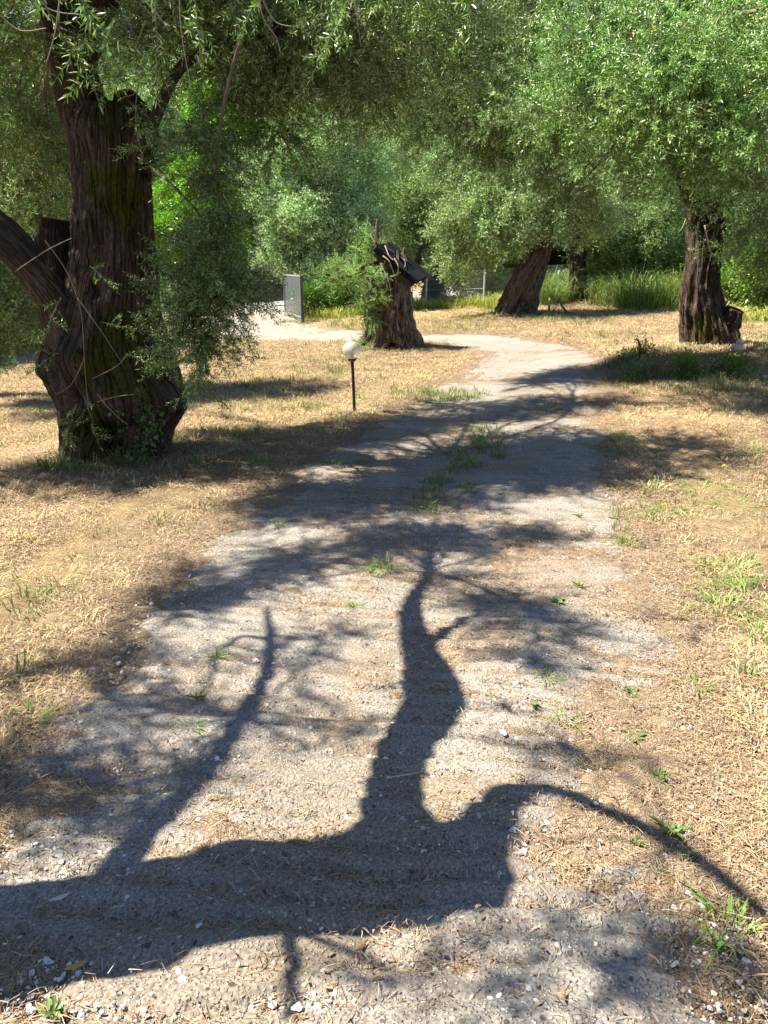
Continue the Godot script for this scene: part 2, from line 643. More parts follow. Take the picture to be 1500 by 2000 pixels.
# foliage of a tree: ellipsoids of air that are filled with smaller clumps of branchlets
# blob: [centre, radii, clumps, clump radius, branchlets per clump]
func crown(o: Node3D, fork: Vector3, blobs: Array, mesh_names: Array, tone: Color, scale: float, seed_: int, wood: MB, droop := 0.35, link := true, lr := 0.06) -> void:
	rng.seed = seed_
	var bufs := []
	for k in mesh_names.size():
		bufs.append(PackedFloat32Array())
	var wc := Color(0.17, 0.135, 0.1)
	for b in blobs:
		var c: Vector3 = b[0]
		var rad: Vector3 = b[1]
		var lp := PackedVector3Array()
		if link:
			var mid := fork.lerp(c, 0.5) + Vector3(rf(-0.3, 0.3), fork.distance_to(c) * 0.12, rf(-0.3, 0.3))
			lp = curve([fork, mid, c], 8)
			var rr := PackedFloat32Array()
			for k in lp.size():
				rr.append(lerpf(lr, lr * 0.3, float(k) / (lp.size() - 1)))
			wood.tube(lp, rr, 7, wc, false)
		for k in int(b[2]):
			var dv := rdir()
			var q: Vector3 = c + dv * rad * (0.25 + 0.75 * pow(rng.randf(), 0.45))
			var shade := jit(tone, 0.16)
			if link:
				var s := lp[int(rf(0.45, 1.0) * (lp.size() - 1))]
				var tw := curve([s, s.lerp(q, 0.55) + Vector3(0, 0.12 * s.distance_to(q), 0) + rdir() * 0.12, q], 5)
				var rr := PackedFloat32Array()
				for e in tw.size():
					rr.append(lerpf(minf(0.024, lr * 0.4), 0.004, float(e) / (tw.size() - 1)))
				wood.tube(tw, rr, 4, wc, false)
			var rc: float = b[3] * rf(0.65, 1.3)
			for e in int(b[4]):
				var off := rdir() * rc * pow(rng.randf(), 0.55)
				off.y *= 0.8
				var p := q + off
				var dd := off.normalized() * 0.8 + (p - c).normalized() * 0.5 + rdir() * 0.5 + Vector3(0, -droop, 0)
				put(bufs[rng.randi() % bufs.size()], p - dd.normalized() * 0.2 * scale, along(dd, scale * rf(0.7, 1.25)), jit(shade, 0.1))
	for k in bufs.size():
		scatter(o, "foliage", M[mesh_names[k]], M.leaf, bufs[k])

# ---------------------------------------------------------------- the setting
func build_ground() -> void:
	var mb := MB.new()
	var ds := [-14.0]
	while ds[-1] < 0.7:
		ds.append(ds[-1] + maxf(0.08, (0.7 - ds[-1]) * 0.12))
	while ds[-1] < 160.0:
		var q: float = ds[-1]
		ds.append(q + (0.0085 * q if q < 9.0 else 0.0085 * q + 0.016 * (q - 9.0)))
	var cols := 440
	for d in ds:
		var hw := 7.0 + 1.05 * maxf(d, 0.0)
		for k in cols:
			var uu := 2.0 * k / (cols - 1) - 1.0
			var x: float = hw * (uu + 1.6 * uu * uu * uu) / 2.6
			var z: float = -d
			var y := ground_h(x, z)
			var ins := -9.0
			if d < 45.0 and absf(x) < 14.0:
				ins = inside_track(road_pts, x, z)
			var n1 := nf.get_noise_3d(x * 0.22, 2.0, z * 0.3)
			var n2 := nf.get_noise_3d(x * 1.4, 4.0, z * 2.0)
			var n3 := nf.get_noise_3d(x * 6.0, 6.0, z * 8.0)
			var straw := Color(0.5, 0.4, 0.24)
			var tan_ := Color(0.365, 0.262, 0.155)
			var col := straw.lerp(tan_, clampf(0.36 + 1.1 * n2 + 1.1 * n3 - 0.35 * ss(7.0, 13.0, d), 0.0, 1.0))
			var green := Color(0.17, 0.2, 0.06)
			col = col.lerp(green, clampf(1.4 * (n1 + 0.5 * n2 - 0.22), 0.0, 0.4) * ss(4.0, 9.0, d))
			if d > 41.0:
				col = col.lerp(Color(0.13, 0.19, 0.05), ss(43.0, 48.0, d))
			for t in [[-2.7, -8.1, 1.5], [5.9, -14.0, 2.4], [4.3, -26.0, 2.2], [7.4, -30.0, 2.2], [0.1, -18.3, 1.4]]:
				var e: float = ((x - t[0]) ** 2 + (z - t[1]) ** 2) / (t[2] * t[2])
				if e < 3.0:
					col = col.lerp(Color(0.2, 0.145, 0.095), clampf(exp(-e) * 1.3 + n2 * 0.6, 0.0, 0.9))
			if ins > -1.2:
				var dirt := Color(0.45, 0.365, 0.275)
				col = col.lerp(dirt, ss(-1.0, 0.25, ins + 0.5 * n2))
				var dr := drift(x, z)
				var edge := ss(-0.2, 0.4, ins + 0.6 * n2)
				var low := 0.05 if d < 9.0 else 0.035
				y -= edge * low * (1.0 - clampf(0.66 + 0.1 * ss(2.5, 5.0, d) + 2.1 * dr - 0.3 * ss(0.0, 0.7, ins), 0.0, 1.4))
				y += 0.03 * (1.0 - ss(-0.7, -0.05, ins + 0.2 * n2)) * ss(-1.2, -0.7, ins)
				col = col.lerp(tan_, 0.35 * clampf(n3 * 2.0, 0.0, 1.0))
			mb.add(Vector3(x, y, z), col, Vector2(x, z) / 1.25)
	mb.grid(0, cols, ds.size(), true)
	var o := single("ground", mb.mesh(), M.ground)
	tag(o, "dry mown grass and litter under the olive trees", "", "", "structure")

func build_track(called: String, label: String, pts: Array, s0: float, near: bool, lift: float, tone: Color) -> void:
	var mb := MB.new()
	var line := PackedVector3Array()
	var wid := PackedFloat32Array()
	var per := 30
	for k in pts.size() - 1:
		for q in per:
			var p: Vector3 = pts[k].cubic_interpolate(pts[k + 1], pts[max(k - 1, 0)], pts[min(k + 2, pts.size() - 1)], float(q) / per)
			line.append(Vector3(p.x, p.z, p.y))
	line.append(Vector3(pts[-1].x, pts[-1].z, pts[-1].y))
	var total := 0.0
	var cum := PackedFloat32Array([0.0])
	for k in range(1, line.size()):
		total += Vector2(line[k].x - line[k - 1].x, line[k].z - line[k - 1].z).length()
		cum.append(total)
	var cols := 130 if near else 26
	var rows := 0
	var s := 0.0
	var k := 0
	while s < total:
		while k < line.size() - 2 and cum[k + 1] < s:
			k += 1
		var t := (s - cum[k]) / (cum[k + 1] - cum[k])
		var p := line[k].lerp(line[k + 1], t)
		var dir := (line[min(k + 2, line.size() - 1)] - line[max(k - 1, 0)])
		dir.y = 0
		dir = dir.normalized()
		var side := Vector3(-dir.z, 0, dir.x)
		var hw := p.y + 0.25
		for c in cols:
			var a := (2.0 * c / (cols - 1) - 1.0) * hw
			var x := p.x + side.x * a
			var z := p.z + side.z * a
			var d := -z
			var y := base_h(x, z) + lift + 0.05 * nf.get_noise_3d(x * 0.7, 0.0, z * 0.7)
			var n1 := nf.get_noise_3d(x * 0.8, 12.0, z * 1.1)
			var n2 := nf.get_noise_3d(x * 4.0, 14.0, z * 5.0)
			var col := tone
			if near and d < 16.0:
				var fade := 1.0 - ss(6.0, 14.0, d)
				var wave := s + 0.07 * n1 + 0.02 * n2 + 0.05 * sin(a * 1.3)
				var rib := absf(sin(wave * 26.0))
				y += fade * (0.024 * (rib - 0.6) * clampf(0.75 + 1.2 * n1, 0.15, 1.0) + 0.007 * n2)
				col = col.lerp(Color(0.3, 0.265, 0.215), clampf((0.5 - rib) * 1.3 + n2 * 0.6, 0.0, 0.7) * fade)
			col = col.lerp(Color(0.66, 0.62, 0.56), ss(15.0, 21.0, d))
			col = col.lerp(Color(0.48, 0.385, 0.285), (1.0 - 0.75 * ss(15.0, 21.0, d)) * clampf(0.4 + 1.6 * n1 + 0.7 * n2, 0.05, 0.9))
			col = col.lerp(Color(0.43, 0.415, 0.39), clampf(1.5 * (nf.get_noise_3d(x * 1.1, 22.0, z * 1.1) - 0.1), 0.0, 0.45))
			y -= 0.06 * ss(-0.35, 0.1, absf(a) - p.y + 0.75 * n1 + 0.25 * n2)
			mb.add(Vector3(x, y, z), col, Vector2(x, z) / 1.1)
		rows += 1
		var dd := -p.z
		s += clampf(0.0085 * maxf(dd, 1.3), 0.012, 0.3) if near else 0.35
	mb.grid(0, cols, rows, false)
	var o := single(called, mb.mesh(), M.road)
	tag(o, label, "", "", "structure")

# ---------------------------------------------------------------- litter on the ground
func straw_clump(seed_: int, count: int, reach: float, l0: float, l1: float, w: float) -> ArrayMesh:
	rng.seed = seed_
	var mb := MB.new()
	for k in count:
		var a := rf(0, TAU)
		var p := Vector3(rf(-1, 1), 0, rf(-1, 1)) * reach + Vector3(0, rf(0.001, 0.012), 0)
		var d := Vector3(cos(a), rf(-0.04, 0.12), sin(a))
		var l := rf(l0, l1)
		var side := Vector3(-sin(a), rf(-0.4, 0.4), cos(a)) * w * rf(0.6, 1.3)
		var t := rng.randf()
		var col := Color(0.5, 0.41, 0.27).lerp(Color(0.27, 0.18, 0.11), t)
		if rng.randf() < 0.2:
			col = Color(0.4, 0.37, 0.33)
		if rng.randf() < 0.36:    # a fallen olive leaf or a piece of one
			side *= rf(1.8, 4.0)
			l *= rf(0.25, 0.7)
			col = Color(0.16, 0.1, 0.06).lerp(Color(0.38, 0.32, 0.24), rng.randf())
		elif rng.randf() < 0.06:
			l *= 2.4
		col = jit(col, 0.2)
		var m := p + d * l * 0.5 + Vector3(0, rf(0.0, 0.004), 0)
		var e := p + d * l + Vector3(rf(-0.005, 0.005), -rf(0.0, 0.005), rf(-0.005, 0.005))
		var a0 := mb.add(p - side, col)
		var a1 := mb.add(p + side, col)
		var b0 := mb.add(m - side, col)
		var b1 := mb.add(m + side, col)
		var c0 := mb.add(e - side * 0.5, col)
		var c1 := mb.add(e + side * 0.5, col)
		mb.quad(a0, a1, b1, b0); mb.quad(b0, b1, c1, c0)
	return mb.mesh(true)

func tuft(seed_: int, blades: int, h0: float, h1: float, w: float, lean: float, col: Color, spread: float, var_ := 0.25) -> ArrayMesh:
	rng.seed = seed_
	var mb := MB.new()
	for k in blades:
		var a := rf(0, TAU)
		var out := Vector3(cos(a), 0, sin(a))
		var p := out * spread * sqrt(rng.randf())
		a += rf(-0.8, 0.8)
		out = Vector3(cos(a), 0, sin(a))
		var h := rf(h0, h1)
		var ln := lean * rf(0.3, 1.3)
		var side := Vector3(-out.z, 0, out.x) * w * rf(0.7, 1.3)
		var c := jit(col, var_)
		if rng.randf() < 0.12:
			c = jit(Color(0.42, 0.36, 0.17), 0.2)
		var q0 := p
		var q1 := p + out * h * ln * 0.3 + Vector3(0, h * 0.55, 0)
		var q2 := p + out * h * ln * 0.75 + Vector3(0, h * (0.95 - 0.15 * ln), 0)
		var q3 := p + out * h * ln * 1.15 + Vector3(0, h * (1.1 - 0.45 * ln), 0)
		var i0 := mb.add(q0 - side, c); mb.add(q0 + side, c)
		mb.add(q1 - side, c); mb.add(q1 + side, c)
		mb.add(q2 - side * 0.7, c); mb.add(q2 + side * 0.7, c)
		mb.add(q3, c)
		mb.quad(i0, i0 + 1, i0 + 3, i0 + 2); mb.quad(i0 + 2, i0 + 3, i0 + 5, i0 + 4); mb.tri(i0 + 4, i0 + 5, i0 + 6)
	return mb.mesh(true)

func rosette(seed_: int, leaves: int, l0: float, l1: float, w: float, rise: float, col: Color) -> ArrayMesh:
	rng.seed = seed_
	var mb := MB.new()
	for k in leaves:
		var a := TAU * k / leaves * 1.0 + rf(-0.4, 0.4) + (k % 3) * 0.5
		var d := Vector3(cos(a), rise * rf(0.4, 1.6), sin(a)).normalized()
		var l := rf(l0, l1)
		var side := Vector3(-sin(a), rf(-0.2, 0.2), cos(a)) * w * rf(0.7, 1.2)
		var p := Vector3(rf(-0.012, 0.012), 0.004, rf(-0.012, 0.012))
		mb.leaf_fine(p, p + d * l, side, Vector3(0, l * 0.13, 0), jit(col, 0.28))
	return mb.mesh()

func pebble(seed_: int, detail := 1) -> ArrayMesh:
	rng.seed = seed_
	var mb := MB.new()
	var rings := 5 if detail == 1 else 9
	var segs := 7 if detail == 1 else 14
	var sq := Vector3(rf(0.8, 1.2), rf(0.45, 0.75), rf(0.7, 1.1))
	var cuts := []
	for k in 8:
		cuts.append([rdir(), rf(0.38, 0.75)])
	for r in rings:
		var p := PI * r / (rings - 1)
		for s in segs + 1:
			var a := TAU * s / segs
			var d := Vector3(sin(p) * cos(a), cos(p), sin(p) * sin(a))
			var q := d
			for c in cuts:
				var e: float = q.dot(c[0]) - c[1]
				if e > 0.0:
					q -= c[0] * e
			mb.add(q * sq, Color(1, 1, 1), Vector2(float(s) / segs, float(r) / rings))
	mb.grid(0, segs + 1, rings, true)
	return mb.mesh(true)

func litter() -> void:
	var o := thing("dry_straw", "dry straw, cut grass and fallen olive leaves littering the ground", "", Vector3.ZERO, "", "stuff")
	var meshes := []
	for k in 4:
		meshes.append(straw_clump(100 + k, 30, 0.13, 0.01, 0.042, 0.0008))
	rng.seed = 77
	var bufs := [PackedFloat32Array(), PackedFloat32Array(), PackedFloat32Array(), PackedFloat32Array()]
	for k in 120000:
		var d := 1.05 * exp(pow(rng.randf(), 0.72) * 3.15)
		var x := rf(-1, 1) * (0.62 * d + 1.6)
		var z := -d
		var ins := inside_track(road_pts, x, z)
		var n2 := nf.get_noise_3d(x * 1.4, 4.0, z * 2.0)
		var keep := maxf(0.45, 0.85 + n2)
		if ins > 0.05:
			keep = clampf(0.03 + 1.1 * drift(x, z), 0.008, 0.36)
			if d < 2.6: keep *= 0.6
			if d > 12.0: keep *= 0.25
		if rng.randf() > keep:
			continue
		var col := Color(1.0, 0.97, 0.9).lerp(Color(0.72, 0.64, 0.58), rng.randf())
		if d > 8.0 and ins < 0.0:
			col = col.lerp(Color(1.06, 1.0, 0.86), 0.5)
		put(bufs[k % 4], Vector3(x, ground_h(x, z) + (0.0 if ins < 0.2 else -0.008), z), standing(rf(0.7, 1.3) * (1.0 + 0.1 * maxf(d - 3.0, 0.0)), 0.12), jit(col, 0.15))
	for k in 4:
		scatter(o, "straw", meshes[k], M.straw, bufs[k])

	var g := thing("loose_gravel", "loose pale stone chips strewn over the track", "", Vector3.ZERO, "", "stuff")
	var pm := [pebble(1), pebble(2), pebble(3)]
	rng.seed = 78
	var pb := [PackedFloat32Array(), PackedFloat32Array(), PackedFloat32Array()]
	for k in 26000:
		var d := 1.05 * exp(rng.randf() * 2.1)
		var x := rf(-1, 1) * (0.6 * d + 0.5)
		var z := -d
		var ins := inside_track(road_pts, x, z)
		if ins < -0.1:
			continue
		if rng.randf() > clampf(0.55 + 0.9 * nf.get_noise_3d(x * 1.2, 31.0, z * 1.2) + (0.35 if d < 2.3 else 0.0), 0.05, 1.0):
			continue
		var s := 0.0024 * exp(rng.randf() * 1.55) * (1.0 if rng.randf() < 0.9 else 1.9)
		var col := Color(0.66, 0.64, 0.6).lerp(Color(0.38, 0.34, 0.29), rng.randf() ** 1.4)
		put(pb[k % 3], Vector3(x, ground_h(x, z) - 0.004 + s * 0.2 - (0.012 if ins > 0.2 else 0.0), z), standing(s, 0.5), jit(col, 0.15))
	for k in 3:
		scatter(g, "stone_chip", pm[k], M.stone, pb[k])

	# short standing grass, dry and green, over the mown meadow
	var gr := thing("meadow_grass", "short mown grass, half dry and half green, between the trees", "", Vector3.ZERO, "", "stuff")
	var gm := [tuft(11, 16, 0.02, 0.05, 0.0022, 1.5, Color(0.52, 0.4, 0.2), 0.1), tuft(12, 14, 0.04, 0.1, 0.0024, 0.6, Color(0.15, 0.215, 0.05), 0.08)]
	var gb := [PackedFloat32Array(), PackedFloat32Array()]
	rng.seed = 79
	for k in 40000:
		var d := 2.0 * exp(rng.randf() * 2.95)
		var x := rf(-1, 1) * (0.62 * d + 1.0)
		var z := -d
		var ins := inside_track(road_pts, x, z)
		if ins > -0.1:
			continue
		var n1 := nf.get_noise_3d(x * 0.22, 2.0, z * 0.3) + 0.5 * nf.get_noise_3d(x * 1.4, 4.0, z * 2.0)
		var is_green := rng.randf() < clampf(0.04 + 1.1 * (n1 - 0.12), 0.015, 0.5)
		if d < 9.0 and rng.randf() < 0.78 - 0.06 * maxf(d - 5.0, 0.0):
			continue
		put(gb[1 if is_green else 0], Vector3(x, ground_h(x, z) - 0.005, z), standing(rf(0.6, 1.25) * (1.0 + 0.05 * maxf(d - 6.0, 0.0)), 0.3), jit(Color(1, 1, 1), 0.2))
	for k in 2:
		scatter(gr, "grass_tuft", gm[k], M.straw if k == 0 else M.grass, gb[k])

func tuft_field(called: String, label: String, mesh: Mesh, spots: Array, seed_: int) -> void:
	# spots: [centre, reach x, reach z, count, scale]
	rng.seed = seed_
	var buf := PackedFloat32Array()
	for s in spots:
		for k in int(s[3]):
			var a := rf(0, TAU)
			var q := sqrt(rng.randf())
			var x: float = s[0].x + cos(a) * q * s[1]
			var z: float = s[0].z + sin(a) * q * s[2]
			if nf.get_noise_3d(x * 2.0, 40.0, z * 2.0) < -0.25:
				continue
			put(buf, Vector3(x, ground_h(x, z) - 0.01, z), standing(s[4] * rf(0.6, 1.25), 0.3), jit(Color(1, 1, 1), 0.25))
	var o := scatter(self, called, mesh, M.grass, buf)
	tag(o, label)

# ---------------------------------------------------------------- trees
var bark_cols := [Color(0.15, 0.112, 0.085), Color(0.095, 0.072, 0.057), Color(0.27, 0.22, 0.175)]
var pale_bark := [Color(0.24, 0.19, 0.145), Color(0.16, 0.12, 0.09), Color(0.36, 0.3, 0.24)]
const OLIVE := Color(1.0, 1.0, 1.0)

func big_left_tree() -> void:
	var o := thing("olive_tree", "huge gnarled olive with mossy burled trunk left of the track", "tree", Vector3(-2.85, -0.6, -8.05), "old olive trees")
	var green := Color(0.08, 0.082, 0.022)
	var p := [
		[Vector3(-2.924, -0.964, -8.05), 0.66, 0.62], [Vector3(-2.912, -0.759, -8.05), 0.63, 0.58], [Vector3(-2.884, -0.415, -8.05), 0.55, 0.5], [Vector3(-2.786, -0.025, -8.05), 0.6, 0.56],
		[Vector3(-2.795, 0.272, -8.05), 0.63, 0.58], [Vector3(-2.847, 0.563, -8.05), 0.62, 0.56], [Vector3(-2.838, 0.822, -8.05), 0.54, 0.5], [Vector3(-2.76, 1.175, -8.05), 0.46, 0.44],
		[Vector3(-2.69, 1.517, -8.05), 0.4, 0.4], [Vector3(-2.636, 1.99, -8.05), 0.35, 0.36], [Vector3(-2.599, 2.4, -8.05), 0.36, 0.35], [Vector3(-2.592, 2.708, -8.05), 0.36, 0.33], [Vector3(-2.579, 2.859, -8.05), 0.24, 0.24]]
	var bumps := [
		[Vector3(-2.146, 0.077, -7.75), 0.22, 0.22], [Vector3(-2.338, 0.187, -7.5), 0.2, 0.2], [Vector3(-2.215, -0.091, -7.6), 0.13, 0.12], [Vector3(-2.356, 0.592, -7.45), 0.12, 0.09], [Vector3(-2.959, 0.096, -7.45), 0.12, 0.09], [Vector3(-2.088, 0.322, -7.75), 0.12, 0.1], [Vector3(-2.193, 0.388, -7.5), 0.07, -0.12], [Vector3(-3.404, 0.425, -7.85), 0.15, 0.12], [Vector3(-2.108, 0.533, -7.7), 0.2, 0.05],
		[Vector3(-2.728, 0.146, -7.45), 0.16, 0.06], [Vector3(-2.968, 0.561, -7.5), 0.13, 0.08], [Vector3(-2.503, 0.592, -7.45), 0.16, 0.05], [Vector3(-2.205, 0.817, -7.6), 0.16, 0.04],
		[Vector3(-2.774, -0.247, -7.42), 0.15, -0.42], [Vector3(-2.728, -0.423, -7.45), 0.15, -0.4], [Vector3(-2.98, -0.12, -7.5), 0.07, -0.12], [Vector3(-2.47, 0.88, -7.6), 0.055, -0.16], [Vector3(-2.32, 0.414, -7.4), 0.06, -0.16],
		[Vector3(-3.262, 0.374, -7.65), 0.06, -0.14], [Vector3(-2.749, 1.659, -7.75), 0.06, -0.14], [Vector3(-2.769, 1.428, -7.7), 0.06, -0.16], [Vector3(-2.756, 1.196, -7.65), 0.06, -0.16], [Vector3(-2.727, 0.962, -7.6), 0.05, -0.12],
		[Vector3(-2.428, 2.461, -7.8), 0.06, -0.16], [Vector3(-2.621, 2.581, -7.8), 0.05, -0.13], [Vector3(-2.347, 1.978, -7.8), 0.04, -0.1], [Vector3(-3.017, 0.187, -7.5), 0.09, -0.1], [Vector3(-2.553, -0.173, -7.5), 0.13, -0.1], [Vector3(-2.769, 0.421, -7.45), 0.07, -0.09]]
	var moss := [[Vector3(-2.452, 0.817, -7.6), 0.32, green], [Vector3(-2.268, 0.634, -7.5), 0.3, green], [Vector3(-2.718, 0.585, -7.5), 0.3, green], [Vector3(-2.437, 2.065, -7.75), 0.3, Color(0.1, 0.1, 0.02)], [Vector3(-2.91, -0.173, -7.5), 0.3, green], [Vector3(-2.475, 0.396, -7.45), 0.25, green], [Vector3(-2.381, 2.716, -7.8), 0.25, Color(0.09, 0.085, 0.03)]]
	var mb := trunk(p, 190, 260, bumps, 0.09, 0.035, 0.13, bark_cols, moss, 1.7, 0.25)
	part(o, "trunk", mb.mesh(), M.bark)
	var w := MB.new()
	limb(w, [Vector3(-2.651, 2.242, -8.05), Vector3(-2.801, 2.773, -8.05), Vector3(-2.869, 3.208, -8), Vector3(-2.905, 3.679, -7.95), Vector3(-2.906, 4.38, -7.9)], [0.25, 0.235, 0.2, 0.17, 0.14], 36, bark_cols)
	part(o, "limb", w.mesh(), M.bark)
	w = MB.new()
	limb(w, [Vector3(-2.829, 3.084, -8), Vector3(-2.618, 3.43, -7.9), Vector3(-2.276, 3.868, -7.8), Vector3(-1.882, 4.379, -7.6)], [0.15, 0.125, 0.11, 0.09], 24, bark_cols)
	part(o, "limb", w.mesh(), M.bark)
	w = MB.new()
	limb(w, [Vector3(-2.448, 2.307, -8.02), Vector3(-2.375, 2.617, -8.02), Vector3(-2.383, 2.812, -8.02), Vector3(-2.434, 2.961, -8.02)], [0.24, 0.225, 0.17, 0.07], 32, bark_cols, 0.2)
	part(o, "broken_limb", w.mesh(), M.bark)
	w = MB.new()
	limb(w, [Vector3(-3.096, 0.589, -7.85), Vector3(-3.239, 1.119, -7.75), Vector3(-3.436, 1.499, -7.6), Vector3(-3.776, 1.877, -7.5), Vector3(-4.086, 2.376, -7.4)], [0.25, 0.18, 0.135, 0.115, 0.1], 32, pale_bark)
	limb(w, [Vector3(-3.339, 1.311, -7.7), Vector3(-3.374, 1.567, -7.7), Vector3(-3.556, 1.795, -7.7), Vector3(-3.809, 1.995, -7.7)], [0.13, 0.1, 0.085, 0.08], 24, pale_bark)
	part(o, "limb", w.mesh(), M.bark)
	w = MB.new()
	limb(w, [Vector3(-3.287, 0.812, -8.15), Vector3(-3.332, 1.316, -8.25), Vector3(-3.325, 1.663, -8.25), Vector3(-3.297, 1.866, -8.25)], [0.2, 0.17, 0.15, 0.13], 28, bark_cols, 0.25)
	part(o, "broken_limb", w.mesh(), M.bark)
	w = MB.new()
	limb(w, [Vector3(-2.204, 2.587, -7.95), Vector3(-1.981, 2.903, -7.8), Vector3(-1.762, 3.088, -7.6), Vector3(-1.466, 3.194, -7.4), Vector3(-1.171, 3.213, -7.2), Vector3(-0.73, 3.228, -7), Vector3(-0.235, 3.311, -6.8)], [0.055, 0.05, 0.045, 0.038, 0.03, 0.022, 0.012], 12, pale_bark)
	limb(w, [Vector3(-1.204, 3.064, -7.1), Vector3(-1.226, 3.244, -7.1), Vector3(-1.247, 3.664, -7.1)], [0.025, 0.035, 0.045], 10, bark_cols)
	limb(w, [Vector3(-1.893, 3.36, -7.6), Vector3(-1.81, 3.55, -7.6), Vector3(-1.788, 4.027, -7.6)], [0.05, 0.06, 0.07], 12, bark_cols)
	part(o, "branch", w.mesh(), M.bark, "stuff")
	# foliage
	var tw := MB.new()
	var fork: Vector3 = Vector3(-2.764, 3.926, -8)
	var dark := Color(0.6, 0.68, 0.52)
	crown(o, Vector3(-1.293, 3.268, -7.2), [
		[Vector3(-1.457, 1.847, -6.7), Vector3(0.2, 0.3, 0.22), 7, 0.12, 7], [Vector3(-1.415, 1.453, -6.6), Vector3(0.2, 0.32, 0.22), 8, 0.11, 7], [Vector3(-1.481, 1.128, -6.6), Vector3(0.22, 0.22, 0.2), 7, 0.1, 7],
		[Vector3(-1.516, 0.899, -6.6), Vector3(0.1, 0.2, 0.12), 4, 0.08, 6], [Vector3(-1.589, 0.686, -6.6), Vector3(0.03, 0.14, 0.06), 3, 0.05, 3], [Vector3(-1.51, 2.285, -6.9), Vector3(0.22, 0.25, 0.25), 5, 0.14, 7], [Vector3(-1.201, 2.66, -7.7), Vector3(0.4, 0.22, 0.4), 4, 0.18, 9]],
		["spray_a", "spray_b"], dark, 0.58, 501, tw, 0.6, false)
	limb(tw, [Vector3(-1.091, 3.084, -6.7), Vector3(-1.209, 2.772, -6.7), Vector3(-1.319, 2.34, -6.7), Vector3(-1.333, 1.847, -6.7), Vector3(-1.355, 1.371, -6.65), Vector3(-1.479, 0.957, -6.65)], [0.014, 0.013, 0.011, 0.009, 0.006, 0.003], 6, bark_cols)
	limb(tw, [Vector3(-2.115, 2.279, -7.7), Vector3(-1.769, 2.066, -7.1), Vector3(-1.463, 1.769, -6.7), Vector3(-1.425, 1.29, -6.65)], [0.02, 0.014, 0.01, 0.005], 6, bark_cols)
	crown(o, Vector3(-1.819, 3.986, -7.7), [
		[Vector3(-1.561, 3.554, -7.2), Vector3(0.5, 0.25, 0.6), 5, 0.24, 10], [Vector3(-1.316, 3.436, -7.6), Vector3(0.8, 0.45, 0.8), 12, 0.3, 16], [Vector3(-0.657, 3.474, -7.6), Vector3(0.9, 0.45, 0.8), 14, 0.32, 18],
		[Vector3(0.045, 3.524, -7.8), Vector3(0.9, 0.5, 0.8), 14, 0.32, 18], [Vector3(-0.913, 3.248, -8.2), Vector3(0.7, 0.3, 0.6), 5, 0.24, 11], [Vector3(-0.252, 3.329, -8.6), Vector3(0.7, 0.35, 0.6), 5, 0.24, 11],
		[Vector3(-3.453, 3.425, -7.4), Vector3(0.3, 0.3, 0.5), 5, 0.2, 11], [Vector3(-4.083, 3.096, -9.4), Vector3(0.5, 0.7, 0.5), 8, 0.28, 13], [Vector3(-3.975, 2.323, -9.4), Vector3(0.5, 0.5, 0.4), 6, 0.26, 12]],
		["spray_a", "spray_b"], Color(0.9, 0.9, 0.75), 0.66, 502, tw, 0.5, true, 0.022)
	crown(o, fork + Vector3(0.2, 0.6, 0), [
		[Vector3(-1.42, 5.16, -10.98), Vector3(0.9, 0.5, 0.8), 10, 0.32, 15], [Vector3(-2.16, 4.81, -10.81), Vector3(1.0, 0.6, 0.8), 15, 0.32, 17], [Vector3(-3.22, 4.89, -9.97), Vector3(1.0, 0.6, 0.8), 15, 0.32, 17],
		[Vector3(-4.02, 4.67, -9.5), Vector3(0.9, 0.5, 0.5), 13, 0.30, 17], [Vector3(-4.66, 4.48, -8.91), Vector3(0.8, 0.5, 0.5), 12, 0.30, 17], [Vector3(-2.3, 5.39, -8.56), Vector3(0.9, 0.5, 0.8), 10, 0.32, 15],
		[Vector3(-3.08, 5.29, -7.54), Vector3(0.9, 0.5, 0.6), 10, 0.30, 15], [Vector3(-3.69, 4.99, -6.86), Vector3(0.9, 0.5, 0.5), 10, 0.29, 15], [Vector3(-0.65, 5.15, -13.2), Vector3(0.8, 0.4, 0.6), 9, 0.29, 13],
		[Vector3(-5.44, 4.74, -7.69), Vector3(0.9, 0.5, 0.6), 10, 0.32, 17], [Vector3(-6.33, 4.51, -7.59), Vector3(0.9, 0.6, 0.7), 12, 0.32, 17], [Vector3(-8.02, 5.2, -12.43), Vector3(1.0, 0.6, 0.8), 15, 0.32, 17], [Vector3(-2.01, 5.44, -7.22), Vector3(0.4, 0.3, 0.3), 4, 0.20, 10]],
		["spray_b", "spray_a"], OLIVE, 0.75, 503, tw, 0.3, true, 0.035)
	part(o, "twigs", tw.mesh(), M.twig, "stuff")
	# bare and leafy shoots that hang before the trunk
	var sh := MB.new()
	var wc := Color(0.2, 0.165, 0.115)
